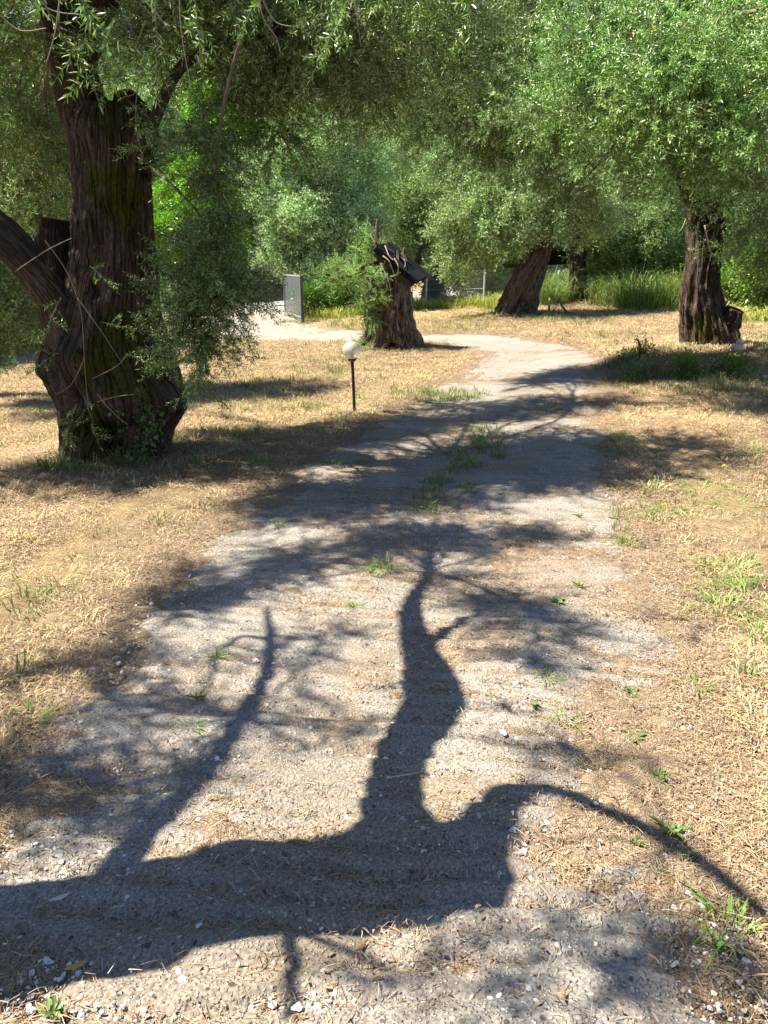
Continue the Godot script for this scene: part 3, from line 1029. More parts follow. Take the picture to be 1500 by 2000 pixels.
	for q in [[Vector3(-2.889, 1.653, -6.95), Vector3(-2.719, 1.404, -6.9), Vector3(-2.621, 1.068, -6.85), Vector3(-2.647, 0.584, -6.85), Vector3(-2.66, 0.263, -6.85)], [Vector3(-3.158, 1.404, -6.9), Vector3(-2.85, 1.571, -6.85), Vector3(-2.621, 1.672, -6.85)], [Vector3(-2.64, 1.196, -6.85), Vector3(-2.438, 0.899, -6.8), Vector3(-2.272, 0.591, -6.8)], [Vector3(-2.64, 0.673, -6.85), Vector3(-2.762, 0.456, -6.8), Vector3(-2.911, 0.365, -6.8)], [Vector3(-2.574, 0.287, -6.85), Vector3(-2.39, 0.342, -6.8), Vector3(-2.22, 0.365, -6.8)], [Vector3(-2.252, 0.718, -6.85), Vector3(-2.363, 0.606, -6.85), Vector3(-2.595, 0.493, -6.85)], [Vector3(-1.874, 2.755, -6.6), Vector3(-1.916, 2.544, -6.6), Vector3(-1.89, 2.219, -6.6)], [Vector3(-1.771, 3.195, -6.6), Vector3(-1.884, 2.961, -6.6), Vector3(-1.876, 2.737, -6.6), Vector3(-1.999, 2.685, -6.6)], [Vector3(-2.585, 0.347, -6.9), Vector3(-2.467, 0.217, -6.85), Vector3(-2.321, 0.076, -6.85)]]:
		var cv := curve(q, 5)
		var rr := PackedFloat32Array()
		for k in cv.size():
			rr.append(lerpf(0.0045, 0.0022, float(k) / cv.size()))
		sh.tube(cv, rr, 5, wc)
	part(o, "shoot", sh.mesh(), M.twig, "stuff")
	rng.seed = 504
	var bf := PackedFloat32Array()
	for q in [[Vector3(-2.499, 1.447, -6.85), Vector3(0.6, -0.6, 0.2)], [Vector3(-2.772, 1.196, -6.85), Vector3(-0.3, -0.8, 0.2)], [Vector3(-2.428, 0.986, -6.8), Vector3(0.9, -0.1, 0.2)], [Vector3(-2.258, 0.724, -6.8), Vector3(0.9, -0.3, 0.3)], [Vector3(-2.839, 0.724, -6.8), Vector3(-0.7, -0.5, 0.2)], [Vector3(-2.683, 0.333, -6.85), Vector3(0.2, -0.9, 0.3)], [Vector3(-2.761, 0.263, -6.85), Vector3(-0.3, -0.8, 0.3)], [Vector3(-1.905, 2.65, -6.6), Vector3(0.2, -0.7, 0.2)], [Vector3(-1.796, 2.755, -6.6), Vector3(0.5, -0.6, 0.2)], [Vector3(-2.855, 0.076, -6.85), Vector3(-0.2, -0.8, 0.3)], [Vector3(-3.045, 1.278, -6.9), Vector3(-0.5, -0.6, 0.3)]]:
		put(bf, q[0], along(q[1], rf(0.35, 0.6)), Color(1.0, 1.05, 0.9))
	scatter(o, "shoot_leaves", M.spray_fine, M.leaf, bf)
	# ivy at the foot
	var iv := MB.new()
	rng.seed = 61
	var vine := curve([Vector3(-2.431, -0.422, -7.35), Vector3(-2.341, -0.196, -7.38), Vector3(-2.239, -0.01, -7.35), Vector3(-2.27, 0.12, -7.33)], 5)
	iv.tube(vine, radii([0.006, 0.005, 0.004, 0.003], 5), 5, Color(0.2, 0.16, 0.1))
	for k in 190:
		var c: Vector3 = Vector3(-2.36, -0.125, -7.3)
		var q := c + Vector3(rf(-0.3, 0.28), rf(-0.3, 0.26), rf(-0.12, 0.12))
		if rng.randf() < 0.4:
			q = vine[rng.randi() % vine.size()] + rdir() * 0.1
		var d := (rdir() + Vector3(0, 0.2, 0.8)).normalized()
		var wv := d.cross(rdir()).normalized()
		iv.leaf(q, q + d * rf(0.03, 0.06), wv * rf(0.014, 0.028), d.cross(wv) * 0.006, jit(Color(0.06, 0.13, 0.035), 0.35))
	var io := single("ivy", iv.mesh(true), M.leaf)
	tag(io, "dark green ivy climbing the foot of the burled olive trunk", "ivy")

func near_tree() -> void:
	var o := thing("olive_tree", "olive overhead at top left, only hanging twigs in view, its shadow forking over the track", "tree", Vector3(-1.85, -0.1, -1.4), "old olive trees")
	var mb := MB.new()
	limb(mb, [Vector3(-2.16, -0.2, -1.17), Vector3(-2.19, 0.59, -1.38), Vector3(-2.15, 1.14, -1.56), Vector3(-2.03, 1.58, -1.72), Vector3(-1.85, 2.07, -1.92), Vector3(-1.6, 2.46, -2.05), Vector3(-1.54, 2.61, -2.06), Vector3(-1.51, 2.7, -2.15)], [0.3, 0.24, 0.21, 0.2, 0.2, 0.19, 0.14, 0.05], 40, bark_cols)
	part(o, "trunk", mb.mesh(), M.bark)
	for q in [
		[[Vector3(-1.58, 2.44, -2.04), Vector3(-1.78, 2.66, -2.32), Vector3(-1.89, 2.87, -2.67), Vector3(-1.91, 3.09, -3.1), Vector3(-2.11, 3.31, -3.61), Vector3(-2.32, 3.58, -4.15), Vector3(-2.44, 3.9, -4.82), Vector3(-2.57, 4.25, -5.85)], [0.2, 0.095, 0.095, 0.125, 0.075, 0.05, 0.03, 0.015]],
		[[Vector3(-2.03, 1.76, -1.9), Vector3(-2.5, 2.55, -2.23), Vector3(-2.69, 3.02, -2.71), Vector3(-2.8, 3.28, -3.31), Vector3(-2.93, 3.45, -3.72), Vector3(-3.15, 3.63, -4.16)], [0.06, 0.045, 0.038, 0.03, 0.026, 0.01]],
		[[Vector3(-1.54, 2.51, -2.07), Vector3(-1.5, 2.65, -2.2), Vector3(-1.49, 2.84, -2.4), Vector3(-1.51, 3.13, -2.47), Vector3(-1.43, 3.45, -2.27), Vector3(-1.52, 3.87, -1.99)], [0.14, 0.1, 0.05, 0.036, 0.03, 0.022]],
		[[Vector3(-2.12, 3.31, -3.56), Vector3(-2.1, 3.5, -3.82), Vector3(-2, 3.74, -4.12)], [0.05, 0.03, 0.012]],
		[[Vector3(-2.92, 3.44, -3.7), Vector3(-3.04, 3.4, -3.74), Vector3(-3.09, 3.36, -3.57), Vector3(-3.03, 3.29, -3.21)], [0.018, 0.016, 0.013, 0.008]],
		[[Vector3(-1.75, 2.12, -1.91), Vector3(-1.81, 2.33, -1.73), Vector3(-1.96, 2.6, -1.56)], [0.02, 0.018, 0.014]],
		[[Vector3(-1.79, 2.28, -1.79), Vector3(-1.73, 2.38, -1.75), Vector3(-1.72, 2.58, -1.72)], [0.014, 0.012, 0.006]]]:
		mb = MB.new()
		limb(mb, q[0], q[1], 16, bark_cols)
		part(o, "limb", mb.mesh(), M.bark)
	var tw := MB.new()
	crown(o, Vector3(-2.43, 3.9, -4.82), [
		[Vector3(-3.46, 4.38, -5.08), Vector3(0.35, 0.22, 0.28), 8, 0.22, 19], [Vector3(-3.89, 4.29, -4.71), Vector3(0.35, 0.2, 0.26), 8, 0.2, 19], [Vector3(-4.08, 4.22, -4.26), Vector3(0.25, 0.15, 0.12), 6, 0.15, 13],
		[Vector3(-3.05, 4.46, -5.51), Vector3(0.35, 0.2, 0.3), 8, 0.22, 19], [Vector3(-2.47, 4.47, -5.54), Vector3(0.35, 0.2, 0.2), 7, 0.2, 17], [Vector3(-1.97, 4.48, -5.51), Vector3(0.22, 0.14, 0.14), 3, 0.16, 12],
		[Vector3(-2.2, 4.24, -4.2), Vector3(0.25, 0.15, 0.14), 6, 0.15, 12], [Vector3(-2.01, 4.25, -3.96), Vector3(0.15, 0.1, 0.1), 3, 0.12, 13], [Vector3(-3.99, 4.61, -6.24), Vector3(0.35, 0.2, 0.3), 7, 0.24, 19], [Vector3(-2.5, 4.31, -4.67), Vector3(0.2, 0.12, 0.12), 2, 0.14, 9],
		[Vector3(-2.08, 4.07, -3.52), Vector3(0.07, 0.05, 0.05), 2, 0.09, 10], [Vector3(-3.42, 4.62, -6.19), Vector3(0.3, 0.2, 0.3), 7, 0.22, 19], [Vector3(-2.67, 4.63, -6.44), Vector3(0.3, 0.2, 0.3), 6, 0.2, 14]],
		["spray_b"], OLIVE, 0.42, 601, tw, 0.2, true, 0.016)
	crown(o, Vector3(-2.7, 3.1, -2.98), [
		[Vector3(-4.12, 3.96, -3.57), Vector3(0.30, 0.12, 0.17), 8, 0.14, 6], [Vector3(-3.29, 3.69, -3.18), Vector3(0.11, 0.05, 0.08), 2, 0.11, 8], [Vector3(-3.77, 3.79, -3.14), Vector3(0.18, 0.08, 0.11), 4, 0.13, 6],
		[Vector3(-3.62, 3.62, -2.64), Vector3(0.27, 0.12, 0.17), 8, 0.14, 8], [Vector3(-3.54, 3.54, -2.4), Vector3(0.22, 0.1, 0.14), 4, 0.13, 8], [Vector3(-3.28, 3.53, -2.54), Vector3(0.15, 0.08, 0.11), 4, 0.13, 6], [Vector3(-2.84, 3.77, -3.55), Vector3(0.21, 0.08, 0.11), 4, 0.13, 3], [Vector3(-2.98, 3.7, -2.99), Vector3(0.18, 0.08, 0.08), 2, 0.13, 3], [Vector3(-3.76, 3.77, -3.5), Vector3(0.22, 0.08, 0.11), 4, 0.14, 6], [Vector3(-2.73, 3.7, -2.99), Vector3(0.21, 0.08, 0.08), 2, 0.11, 3], [Vector3(-3.22, 3.62, -2.67), Vector3(0.2, 0.1, 0.12), 4, 0.13, 4], [Vector3(-3.96, 3.81, -2.93), Vector3(0.2, 0.1, 0.1), 3, 0.13, 5], [Vector3(-3.29, 3.45, -2.27), Vector3(0.2, 0.1, 0.08), 4, 0.12, 4], [Vector3(-2.68, 3.8, -3.04), Vector3(0.2, 0.1, 0.1), 3, 0.12, 3], [Vector3(-3.15, 4.05, -3.86), Vector3(0.3, 0.1, 0.12), 4, 0.13, 5]],
		["spray_b"], OLIVE, 0.38, 602, tw, 0.2, true, 0.012)
	crown(o, Vector3(-1.43, 3.45, -2.27), [
		[Vector3(-1.95, 3.48, -1.89), Vector3(0.05, 0.05, 0.05), 1, 0.07, 7], [Vector3(-1.73, 3.48, -1.79), Vector3(0.12, 0.08, 0.06), 3, 0.08, 7], [Vector3(-1.68, 3.68, -1.89), Vector3(0.12, 0.08, 0.06), 3, 0.08, 7],
		[Vector3(-1.56, 3.68, -1.79), Vector3(0.1, 0.08, 0.06), 2, 0.09, 8], [Vector3(-2.13, 4.02, -2.77), Vector3(0.12, 0.06, 0.05), 2, 0.08, 6], [Vector3(-1.86, 4.02, -2.74), Vector3(0.12, 0.06, 0.05), 2, 0.08, 6], [Vector3(-2.15, 3.29, -1.71), Vector3(0.1, 0.06, 0.05), 2, 0.08, 5], [Vector3(-1.88, 3.29, -1.68), Vector3(0.1, 0.06, 0.05), 2, 0.08, 6]],
		["spray_b"], OLIVE, 0.3, 603, tw, 0.2, true, 0.007)
	# branchlets that hang into the top of the view
	rng.seed = 604
	var bf := PackedFloat32Array()
	for q in [Vector3(-1.164, 2.457, -2.9), Vector3(-0.966, 2.475, -2.7), Vector3(-1.43, 2.437, -3.2), Vector3(-1.348, 2.443, -3), Vector3(-0.838, 2.591, -3.3), Vector3(-0.748, 2.621, -3.4), Vector3(-0.467, 2.681, -3.6), Vector3(-0.314, 2.694, -3.7), Vector3(-0.11, 2.771, -3.9), Vector3(0.158, 2.801, -4), Vector3(0.497, 2.882, -4.2), Vector3(0.818, 2.943, -4.4), Vector3(1.745, 3.228, -5.6), Vector3(2.066, 3.314, -5.8), Vector3(0.424, 3.078, -5), Vector3(-0.295, 3.112, -5.2)]:
		put(bf, q, along(Vector3(rf(-0.5, 0.6), -1.0, rf(-0.4, 0.4)), rf(0.4, 0.62)), Color(1.0, 1.0, 0.85))
	scatter(o, "hanging_foliage", M.spray_fine, M.leaf, bf)
	var wc := Color(0.27, 0.23, 0.17)
	for q in [[Vector3(-0.474, 2.556, -3.4), Vector3(-0.466, 2.439, -3.4), Vector3(-0.415, 2.362, -3.4), Vector3(-0.401, 2.31, -3.4)], [Vector3(-0.475, 2.522, -3.4), Vector3(-0.422, 2.422, -3.4), Vector3(-0.354, 2.401, -3.4)], [Vector3(-0.13, 2.65, -3.8), Vector3(-0.114, 2.518, -3.8), Vector3(-0.1, 2.422, -3.8)], [Vector3(-0.728, 2.499, -3.2), Vector3(-0.734, 2.341, -3.2), Vector3(-0.715, 2.168, -3.2)], [Vector3(-1.005, 2.373, -2.8), Vector3(-1.041, 2.248, -2.8), Vector3(-1.08, 2.163, -2.8)], [Vector3(-0.854, 2.429, -3), Vector3(-0.776, 2.355, -3), Vector3(-0.73, 2.295, -3)], [Vector3(-1.181, 2.414, -3), Vector3(-1.121, 2.355, -3), Vector3(-1.002, 2.34, -3)], [Vector3(-1.296, 2.34, -3), Vector3(-1.234, 2.295, -3), Vector3(-1.146, 2.302, -3)]]:
		var cv := curve(q, 6)
		var rr := PackedFloat32Array()
		for k in cv.size():
			rr.append(lerpf(0.0024, 0.0014, float(k) / cv.size()))
		tw.tube(cv, rr, 5, wc)
	part(o, "twigs", tw.mesh(), M.twig, "stuff")

func right_tree() -> void:
	var o := thing("olive_tree", "tall olive with a dark upright trunk on the weedy mound at right", "tree", Vector3(6.15, -0.3, -14.5), "old olive trees")
	var p := [[Vector3(6.119, -0.743, -14.5), 0.540, 0.495], [Vector3(6.047, -0.362, -14.5), 0.468, 0.450], [Vector3(5.936, 0.106, -14.5), 0.414, 0.414], [Vector3(5.817, 0.564, -14.5), 0.360, 0.360], [Vector3(5.72, 1.012, -14.5), 0.306, 0.324], [Vector3(5.716, 1.451, -14.5), 0.270, 0.288], [Vector3(5.694, 1.881, -14.5), 0.297, 0.288], [Vector3(5.672, 2.177, -14.5), 0.297, 0.270], [Vector3(5.667, 2.345, -14.5), 0.198, 0.180]]
	var bumps := [[Vector3(6.171, 0.127, -14.3), 0.26, 0.16], [Vector3(6.281, -0.091, -14.2), 0.18, 0.1], [Vector3(5.489, 0.496, -14.2), 0.15, 0.06], [Vector3(5.892, 0.113, -14), 0.09, -0.14], [Vector3(5.503, 1.875, -14.15), 0.07, -0.2], [Vector3(5.47, 2.122, -14.15), 0.07, -0.22], [Vector3(5.531, 1.539, -14.15), 0.05, -0.12], [Vector3(6.151, 0.073, -13.95), 0.08, -0.12]]
	part(o, "trunk", trunk(p, 120, 130, bumps, 0.15, 0.03, 0.1, bark_cols, [[Vector3(5.76, 0.237, -14.1), 0.25, Color(0.1, 0.095, 0.02)]], 5.2, 0.2).mesh(), M.bark)
	var w := MB.new()
	limb(w, [Vector3(5.538, 1.966, -14.5), Vector3(5.29, 2.548, -14.45), Vector3(5.013, 2.991, -14.4), Vector3(4.808, 3.375, -14.3)], [0.17, 0.155, 0.14, 0.1], 24, bark_cols, 0.2)
	part(o, "limb", w.mesh(), M.bark)
	w = MB.new()
	limb(w, [Vector3(6.032, -0.261, -14.45), Vector3(6.127, 0.121, -14.35), Vector3(6.233, 0.385, -14.25), Vector3(6.287, 0.559, -14.2)], [0.3, 0.26, 0.19, 0.15], 28, bark_cols, 0.2)
	part(o, "broken_limb", w.mesh(), M.bark)
	w = MB.new()
	limb(w, [Vector3(5.824, 1.924, -14.5), Vector3(5.898, 2.466, -14.45), Vector3(6.241, 2.87, -14.4), Vector3(6.741, 3.257, -14.3), Vector3(7.113, 4.233, -14.2)], [0.2, 0.18, 0.14, 0.12, 0.08], 24, bark_cols)
	part(o, "limb", w.mesh(), M.bark)
	w = MB.new()
	limb(w, [Vector3(5.723, 2.135, -14.5), Vector3(5.455, 2.861, -14.3), Vector3(4.693, 3.764, -13.6), Vector3(3.691, 4.133, -12.6), Vector3(2.781, 4.379, -12)], [0.13, 0.11, 0.09, 0.06, 0.03], 16, bark_cols)
	limb(w, [Vector3(4.99, 3.031, -14.4), Vector3(3.848, 3.325, -13.6), Vector3(2.718, 3.53, -13), Vector3(1.574, 3.605, -12.6)], [0.08, 0.06, 0.045, 0.02], 12, bark_cols)
	part(o, "branch", w.mesh(), M.bark, "stuff")
	var tw := MB.new()
	crown(o, Vector3(4.892, 3.425, -13.8), [
		[Vector3(2.903, 3.146, -9.4), Vector3(0.7, 0.4, 0.6), 12, 0.3, 7], [Vector3(3.72, 2.894, -9.4), Vector3(0.8, 0.45, 0.6), 13, 0.3, 7], [Vector3(2.614, 3.088, -10.4), Vector3(0.8, 0.35, 0.6), 8, 0.32, 7],
		[Vector3(3.958, 3.306, -9.2), Vector3(0.65, 0.6, 0.7), 10, 0.3, 7], [Vector3(3.537, 3.579, -9.6), Vector3(0.9, 0.4, 0.6), 9, 0.32, 7], [Vector3(2.796, 3.764, -10), Vector3(0.9, 0.35, 0.6), 8, 0.32, 7], [Vector3(4.398, 2.4, -10.4), Vector3(0.6, 0.25, 0.5), 4, 0.24, 6], [Vector3(2.215, 3.771, -10.8), Vector3(0.7, 0.4, 0.6), 6, 0.3, 6], [Vector3(4.029, 4.015, -9.6), Vector3(0.7, 0.4, 0.6), 7, 0.3, 7]],
		["spray_a", "spray_b"], Color(1.1, 1.22, 0.95), 0.9, 701, tw, 0.25)
	crown(o, Vector3(4.816, 3.663, -13.9), [
		[Vector3(2.593, 3.799, -12.2), Vector3(1.1, 0.8, 0.9), 18, 0.36, 11], [Vector3(1.821, 3.772, -12.8), Vector3(1.0, 0.8, 0.9), 18, 0.36, 11], [Vector3(0.93, 4.185, -13.2), Vector3(0.9, 0.8, 0.9), 15, 0.36, 11], [Vector3(2.395, 4.708, -12.6), Vector3(1.2, 0.8, 0.9), 16, 0.36, 11],
		[Vector3(1.348, 4.806, -13), Vector3(1.1, 0.8, 0.9), 14, 0.36, 11], [Vector3(1.212, 3.226, -13.4), Vector3(0.8, 0.45, 0.7), 7, 0.3, 9], [Vector3(2.204, 3.035, -13), Vector3(0.8, 0.35, 0.7), 7, 0.3, 9], [Vector3(3.253, 2.747, -13), Vector3(0.7, 0.3, 0.6), 5, 0.28, 7], [Vector3(0.387, 4.838, -13.4), Vector3(0.8, 0.7, 0.8), 11, 0.36, 10],
		[Vector3(3.977, 4.833, -12.6), Vector3(1.2, 0.8, 1.0), 13, 0.38, 11], [Vector3(5.071, 4.77, -12.6), Vector3(1.1, 0.8, 1.0), 13, 0.38, 11], [Vector3(3.272, 5.813, -13), Vector3(1.6, 0.8, 1.2), 14, 0.45, 12], [Vector3(4.871, 5.942, -13.4), Vector3(1.6, 0.8, 1.2), 14, 0.45, 12]],
		["spray_a", "spray_b"], Color(0.9, 0.92, 0.8), 0.74, 702, tw, 0.35)
	crown(o, Vector3(6.023, 2.861, -14.3), [[Vector3(6.293, 1.864, -13.6), Vector3(0.6, 0.4, 0.5), 7, 0.28, 12], [Vector3(5.645, 2.799, -13.6), Vector3(0.4, 0.2, 0.4), 4, 0.22, 10], [Vector3(6.192, 2.715, -13.5), Vector3(0.7, 0.5, 0.6), 10, 0.3, 15], [Vector3(6.76, 1.623, -13.6), Vector3(0.5, 0.4, 0.5), 6, 0.3, 14]],
		["spray_a", "spray_b"], Color(1.0, 1.02, 0.85), 0.66, 703, tw, 0.35)
	rng.seed = 66
	for q in [[Vector3(5.469, 1.954, -14), Vector3(5.544, 1.623, -13.9), Vector3(5.637, 1.457, -13.9)], [Vector3(5.795, 1.872, -14), Vector3(5.845, 1.623, -13.95), Vector3(5.817, 1.331, -13.95)], [Vector3(5.2, 2.279, -14), Vector3(5.093, 1.952, -13.95), Vector3(5.021, 1.83, -13.95)], [Vector3(4.988, 2.991, -14), Vector3(4.842, 2.919, -13.9), Vector3(4.761, 2.888, -13.9)]]:
		tw.tube(curve(q, 4), radii([0.016, 0.012, 0.006], 4), 5, Color(0.42, 0.37, 0.3))
	part(o, "twigs", tw.mesh(), M.twig, "stuff")

func mid_trees() -> void:
	# leaning olive
	var o := thing("olive_tree", "olive with thick furrowed trunk leaning right beyond the track bend", "tree", Vector3(4.2, -0.5, -25.9), "old olive trees")
	var p := [[Vector3(4.187, -1.069, -25.9), 0.75, 0.7], [Vector3(4.246, -0.609, -25.9), 0.64, 0.6], [Vector3(4.425, 0.071, -25.9), 0.53, 0.5], [Vector3(4.619, 0.708, -25.9), 0.47, 0.45], [Vector3(4.859, 1.334, -25.9), 0.38, 0.38], [Vector3(5.009, 1.797, -25.9), 0.3, 0.3], [Vector3(5.107, 2.254, -25.9), 0.22, 0.22]]
	part(o, "trunk", trunk(p, 100, 110, [[Vector3(4.065, 0.644, -25.5), 0.25, 0.1], [Vector3(4.381, -0.057, -25.4), 0.12, -0.15], [Vector3(4.553, 0.49, -25.45), 0.1, -0.15]], 0.26, 0.04, 0.14, pale_bark, [], 8.1, 0.35).mesh(), M.bark)
	var tw := MB.new()
	limb(tw, [Vector3(5.063, 1.95, -25.9), Vector3(5.27, 2.851, -25.8), Vector3(4.514, 3.849, -25.5)], [0.24, 0.16, 0.06], 12, bark_cols)
	limb(tw, [Vector3(5.063, 1.95, -25.9), Vector3(4.071, 2.567, -26.2), Vector3(2.941, 2.88, -26.4)], [0.18, 0.1, 0.04], 10, bark_cols)
	crown(o, Vector3(5.156, 2.481, -25.9), [[Vector3(4.393, 2.977, -25.4), Vector3(1.3, 1.0, 1.2), 24, 0.45, 15], [Vector3(3.232, 2.56, -26), Vector3(1.3, 0.9, 1.2), 20, 0.45, 15], [Vector3(5.67, 3.28, -25.6), Vector3(1.2, 0.9, 1.1), 18, 0.45, 15], [Vector3(2.491, 1.644, -26.4), Vector3(0.8, 0.7, 0.8), 10, 0.4, 13], [Vector3(3.939, 2.089, -25.2), Vector3(0.9, 0.5, 0.7), 9, 0.38, 13], [Vector3(6.527, 2.415, -26.2), Vector3(0.9, 0.6, 0.8), 10, 0.42, 14], [Vector3(3.397, 3.937, -26.5), Vector3(1.3, 0.8, 1.2), 14, 0.45, 15]],
		["spray_far"], Color(1.08, 1.12, 0.98), 1.0, 801, tw, 0.4)
	part(o, "twigs", tw.mesh(), M.twig, "stuff")
	# the one behind it
	o = thing("olive_tree", "ivy-footed olive in deep shade right behind the leaning olive", "tree", Vector3(7.3, -0.4, -29.8), "old olive trees")
	p = [[Vector3(7.381, -0.998, -29.8), 0.62, 0.6], [Vector3(7.315, -0.437, -29.8), 0.5, 0.5], [Vector3(7.224, 0.209, -29.8), 0.33, 0.34], [Vector3(7.164, 0.935, -29.8), 0.27, 0.27], [Vector3(7.087, 1.65, -29.8), 0.27, 0.26], [Vector3(6.941, 2.527, -29.8), 0.22, 0.22]]
	part(o, "trunk", trunk(p, 70, 70, [[Vector3(6.83, 0.942, -29.5), 0.2, 0.12]], 0.24, 0.04, 0.16, bark_cols, [[Vector3(7.27, -0.135, -29.4), 0.4, Color(0.06, 0.11, 0.03)]], 3.3, 0.3).mesh(), M.bark)
	tw = MB.new()
	limb(tw, [Vector3(7.087, 1.65, -29.8), Vector3(6.701, 2.345, -29.5), Vector3(6.328, 2.508, -29.2)], [0.14, 0.1, 0.06], 10, pale_bark)
	crown(o, Vector3(7.029, 2.353, -29.8), [[Vector3(8.428, 3.035, -29.6), Vector3(1.7, 1.2, 1.5), 24, 0.5, 15], [Vector3(9.743, 2.17, -29.4), Vector3(1.4, 1.0, 1.2), 20, 0.5, 15], [Vector3(8.016, 1.831, -30.4), Vector3(1.2, 0.8, 1.0), 14, 0.45, 14], [Vector3(9.306, 1.112, -30), Vector3(1.1, 0.55, 0.8), 12, 0.42, 14], [Vector3(10.515, 0.94, -29.6), Vector3(0.7, 0.6, 0.7), 9, 0.42, 14], [Vector3(6.957, 3.428, -30.5), Vector3(1.5, 1.0, 1.4), 16, 0.5, 15], [Vector3(10.656, 3.386, -29.8), Vector3(1.3, 0.9, 1.2), 16, 0.5, 15]],
		["spray_far"], Color(0.85, 0.95, 0.7), 1.0, 802, tw, 0.5)
	part(o, "twigs", tw.mesh(), M.twig, "stuff")
	# silver tree in the middle
	o = thing("olive_tree", "silvery olive with foliage down to the ground beside the open gate", "tree", Vector3(-1.6, -1.0, -33.5), "old olive trees")
	p = [[Vector3(-1.787, -1.638, -33.5), 0.55, 0.5], [Vector3(-1.768, -0.585, -33.5), 0.4, 0.4], [Vector3(-2.019, 0.853, -33.5), 0.32, 0.32], [Vector3(-2.295, 2.642, -33.5), 0.24, 0.24], [Vector3(-2.454, 4.555, -33.5), 0.16, 0.16]]
	part(o, "trunk", trunk(p, 50, 50, [], 0.22, 0.04, 0.14, bark_cols, [], 2.2).mesh(), M.bark)
	tw = MB.new()
	crown(o, Vector3(-2.3, 2.446, -33.5), [[Vector3(-2.986, 5.605, -33), Vector3(2.0, 1.6, 1.8), 34, 0.55, 15], [Vector3(-1.427, 4.546, -33.4), Vector3(1.6, 1.6, 1.6), 26, 0.55, 15], [Vector3(-4.247, 4.14, -33), Vector3(1.4, 1.6, 1.4), 22, 0.55, 15], [Vector3(-2.602, 2.789, -32.2), Vector3(2.0, 1.2, 1.4), 28, 0.52, 15], [Vector3(-1.005, 1.844, -32), Vector3(1.1, 1.0, 1.1), 16, 0.5, 14], [Vector3(-4.187, 2.041, -32.6), Vector3(0.9, 0.9, 0.9), 12, 0.46, 13], [Vector3(-2.224, 0.698, -31.8), Vector3(0.9, 0.8, 0.8), 14, 0.42, 13], [Vector3(-1.213, 0.125, -31.6), Vector3(0.9, 0.7, 0.8), 12, 0.4, 13], [Vector3(-3.275, 1.268, -32.4), Vector3(0.8, 0.6, 0.8), 10, 0.42, 12]],
		["spray_far"], Color(1.45, 1.5, 1.5), 1.1, 803, tw, 0.35)
	part(o, "twigs", tw.mesh(), M.twig, "stuff")
	# behind the stump, with dead wood
	o = thing("olive_tree", "half dead olive with pale bare branches behind the roofed stump", "tree", Vector3(2.3, -0.7, -36.5), "old olive trees")
	p = [[Vector3(2.175, -1.466, -36.5), 0.5, 0.5], [Vector3(2.152, -0.328, -36.5), 0.38, 0.38], [Vector3(2.306, 1.225, -36.5), 0.26, 0.26], [Vector3(2.546, 2.735, -36.5), 0.18, 0.18]]
	part(o, "trunk", trunk(p, 40, 40, [], 0.22, 0.04, 0.14, bark_cols, [], 6.2).mesh(), M.bark)
	tw = MB.new()
	crown(o, Vector3(2.396, 2.308, -36.5), [[Vector3(1.776, 3.758, -36), Vector3(1.9, 1.2, 1.5), 22, 0.55, 14], [Vector3(3.401, 4.448, -37), Vector3(1.8, 1.3, 1.5), 20, 0.55, 14], [Vector3(0.675, 2.299, -36), Vector3(1.3, 1.0, 1.2), 14, 0.5, 13], [Vector3(4.069, 1.874, -36), Vector3(1.4, 0.9, 1.2), 14, 0.5, 13], [Vector3(2.249, 1.235, -35.6), Vector3(1.4, 0.6, 1.0), 12, 0.46, 12], [Vector3(0.455, 5.533, -37.5), Vector3(1.8, 1.3, 1.5), 18, 0.55, 14], [Vector3(4.296, 0.377, -35.5), Vector3(0.9, 0.3, 0.6), 5, 0.4, 12]],
		["spray_far"], Color(1.0, 1.05, 0.85), 1.1, 804, tw, 0.4)
	part(o, "twigs", tw.mesh(), M.twig, "stuff")
	var dead := MB.new()
	var grey := [Color(0.5, 0.46, 0.4), Color(0.4, 0.35, 0.29), Color(0.6, 0.56, 0.5)]
	limb(dead, [Vector3(3.35, 2.373, -34.6), Vector3(3.434, 3.078, -34.6), Vector3(3.454, 3.713, -34.6)], [0.09, 0.07, 0.03], 8, grey)
	limb(dead, [Vector3(1.418, 0.833, -34.4), Vector3(1.518, 1.453, -34.4), Vector3(1.938, 1.861, -34.3)], [0.13, 0.1, 0.06], 10, pale_bark)
	for k in 6:
		limb(dead, [Vector3(1.83, 1.902, -34.3), Vector3(2.139, 2.223, -34.2) + Vector3(0.1 * k, -0.05 * k, 0.1), Vector3(2.534, 1.86, -34.2) + Vector3(0.13 * k - 0.2, -0.1 * k + 0.1, 0.1)], [0.03, 0.02, 0.008], 5, grey)
	limb(dead, [Vector3(2.581, 2.268, -34.4), Vector3(3.221, 2.429, -34.4), Vector3(3.852, 2.77, -34.4)], [0.02, 0.03, 0.015], 5, grey)
	part(o, "dead_branch", dead.mesh(), M.bark, "stuff")
	# behind the great trunk, at the left edge
	o = thing("olive_tree", "shaded olive at the left edge behind the burled trunk", "tree", Vector3(-8.6, -0.95, -14.2), "old olive trees")
	var lw := MB.new()
	limb(lw, [Vector3(-8.6, -1.3, -14.2), Vector3(-8.5, 0.0, -14.2), Vector3(-8.1, 1.4, -14.1), Vector3(-7.6, 2.8, -14.0)], [0.5, 0.38, 0.3, 0.16], 28, bark_cols)
	part(o, "trunk", lw.mesh(), M.bark)
	tw = MB.new()
	limb(tw, [Vector3(-7.043, 2.415, -13.6), Vector3(-6.141, 2.744, -13.4), Vector3(-5.559, 2.764, -13.2), Vector3(-5.094, 2.637, -13)], [0.16, 0.12, 0.09, 0.05], 10, bark_cols)
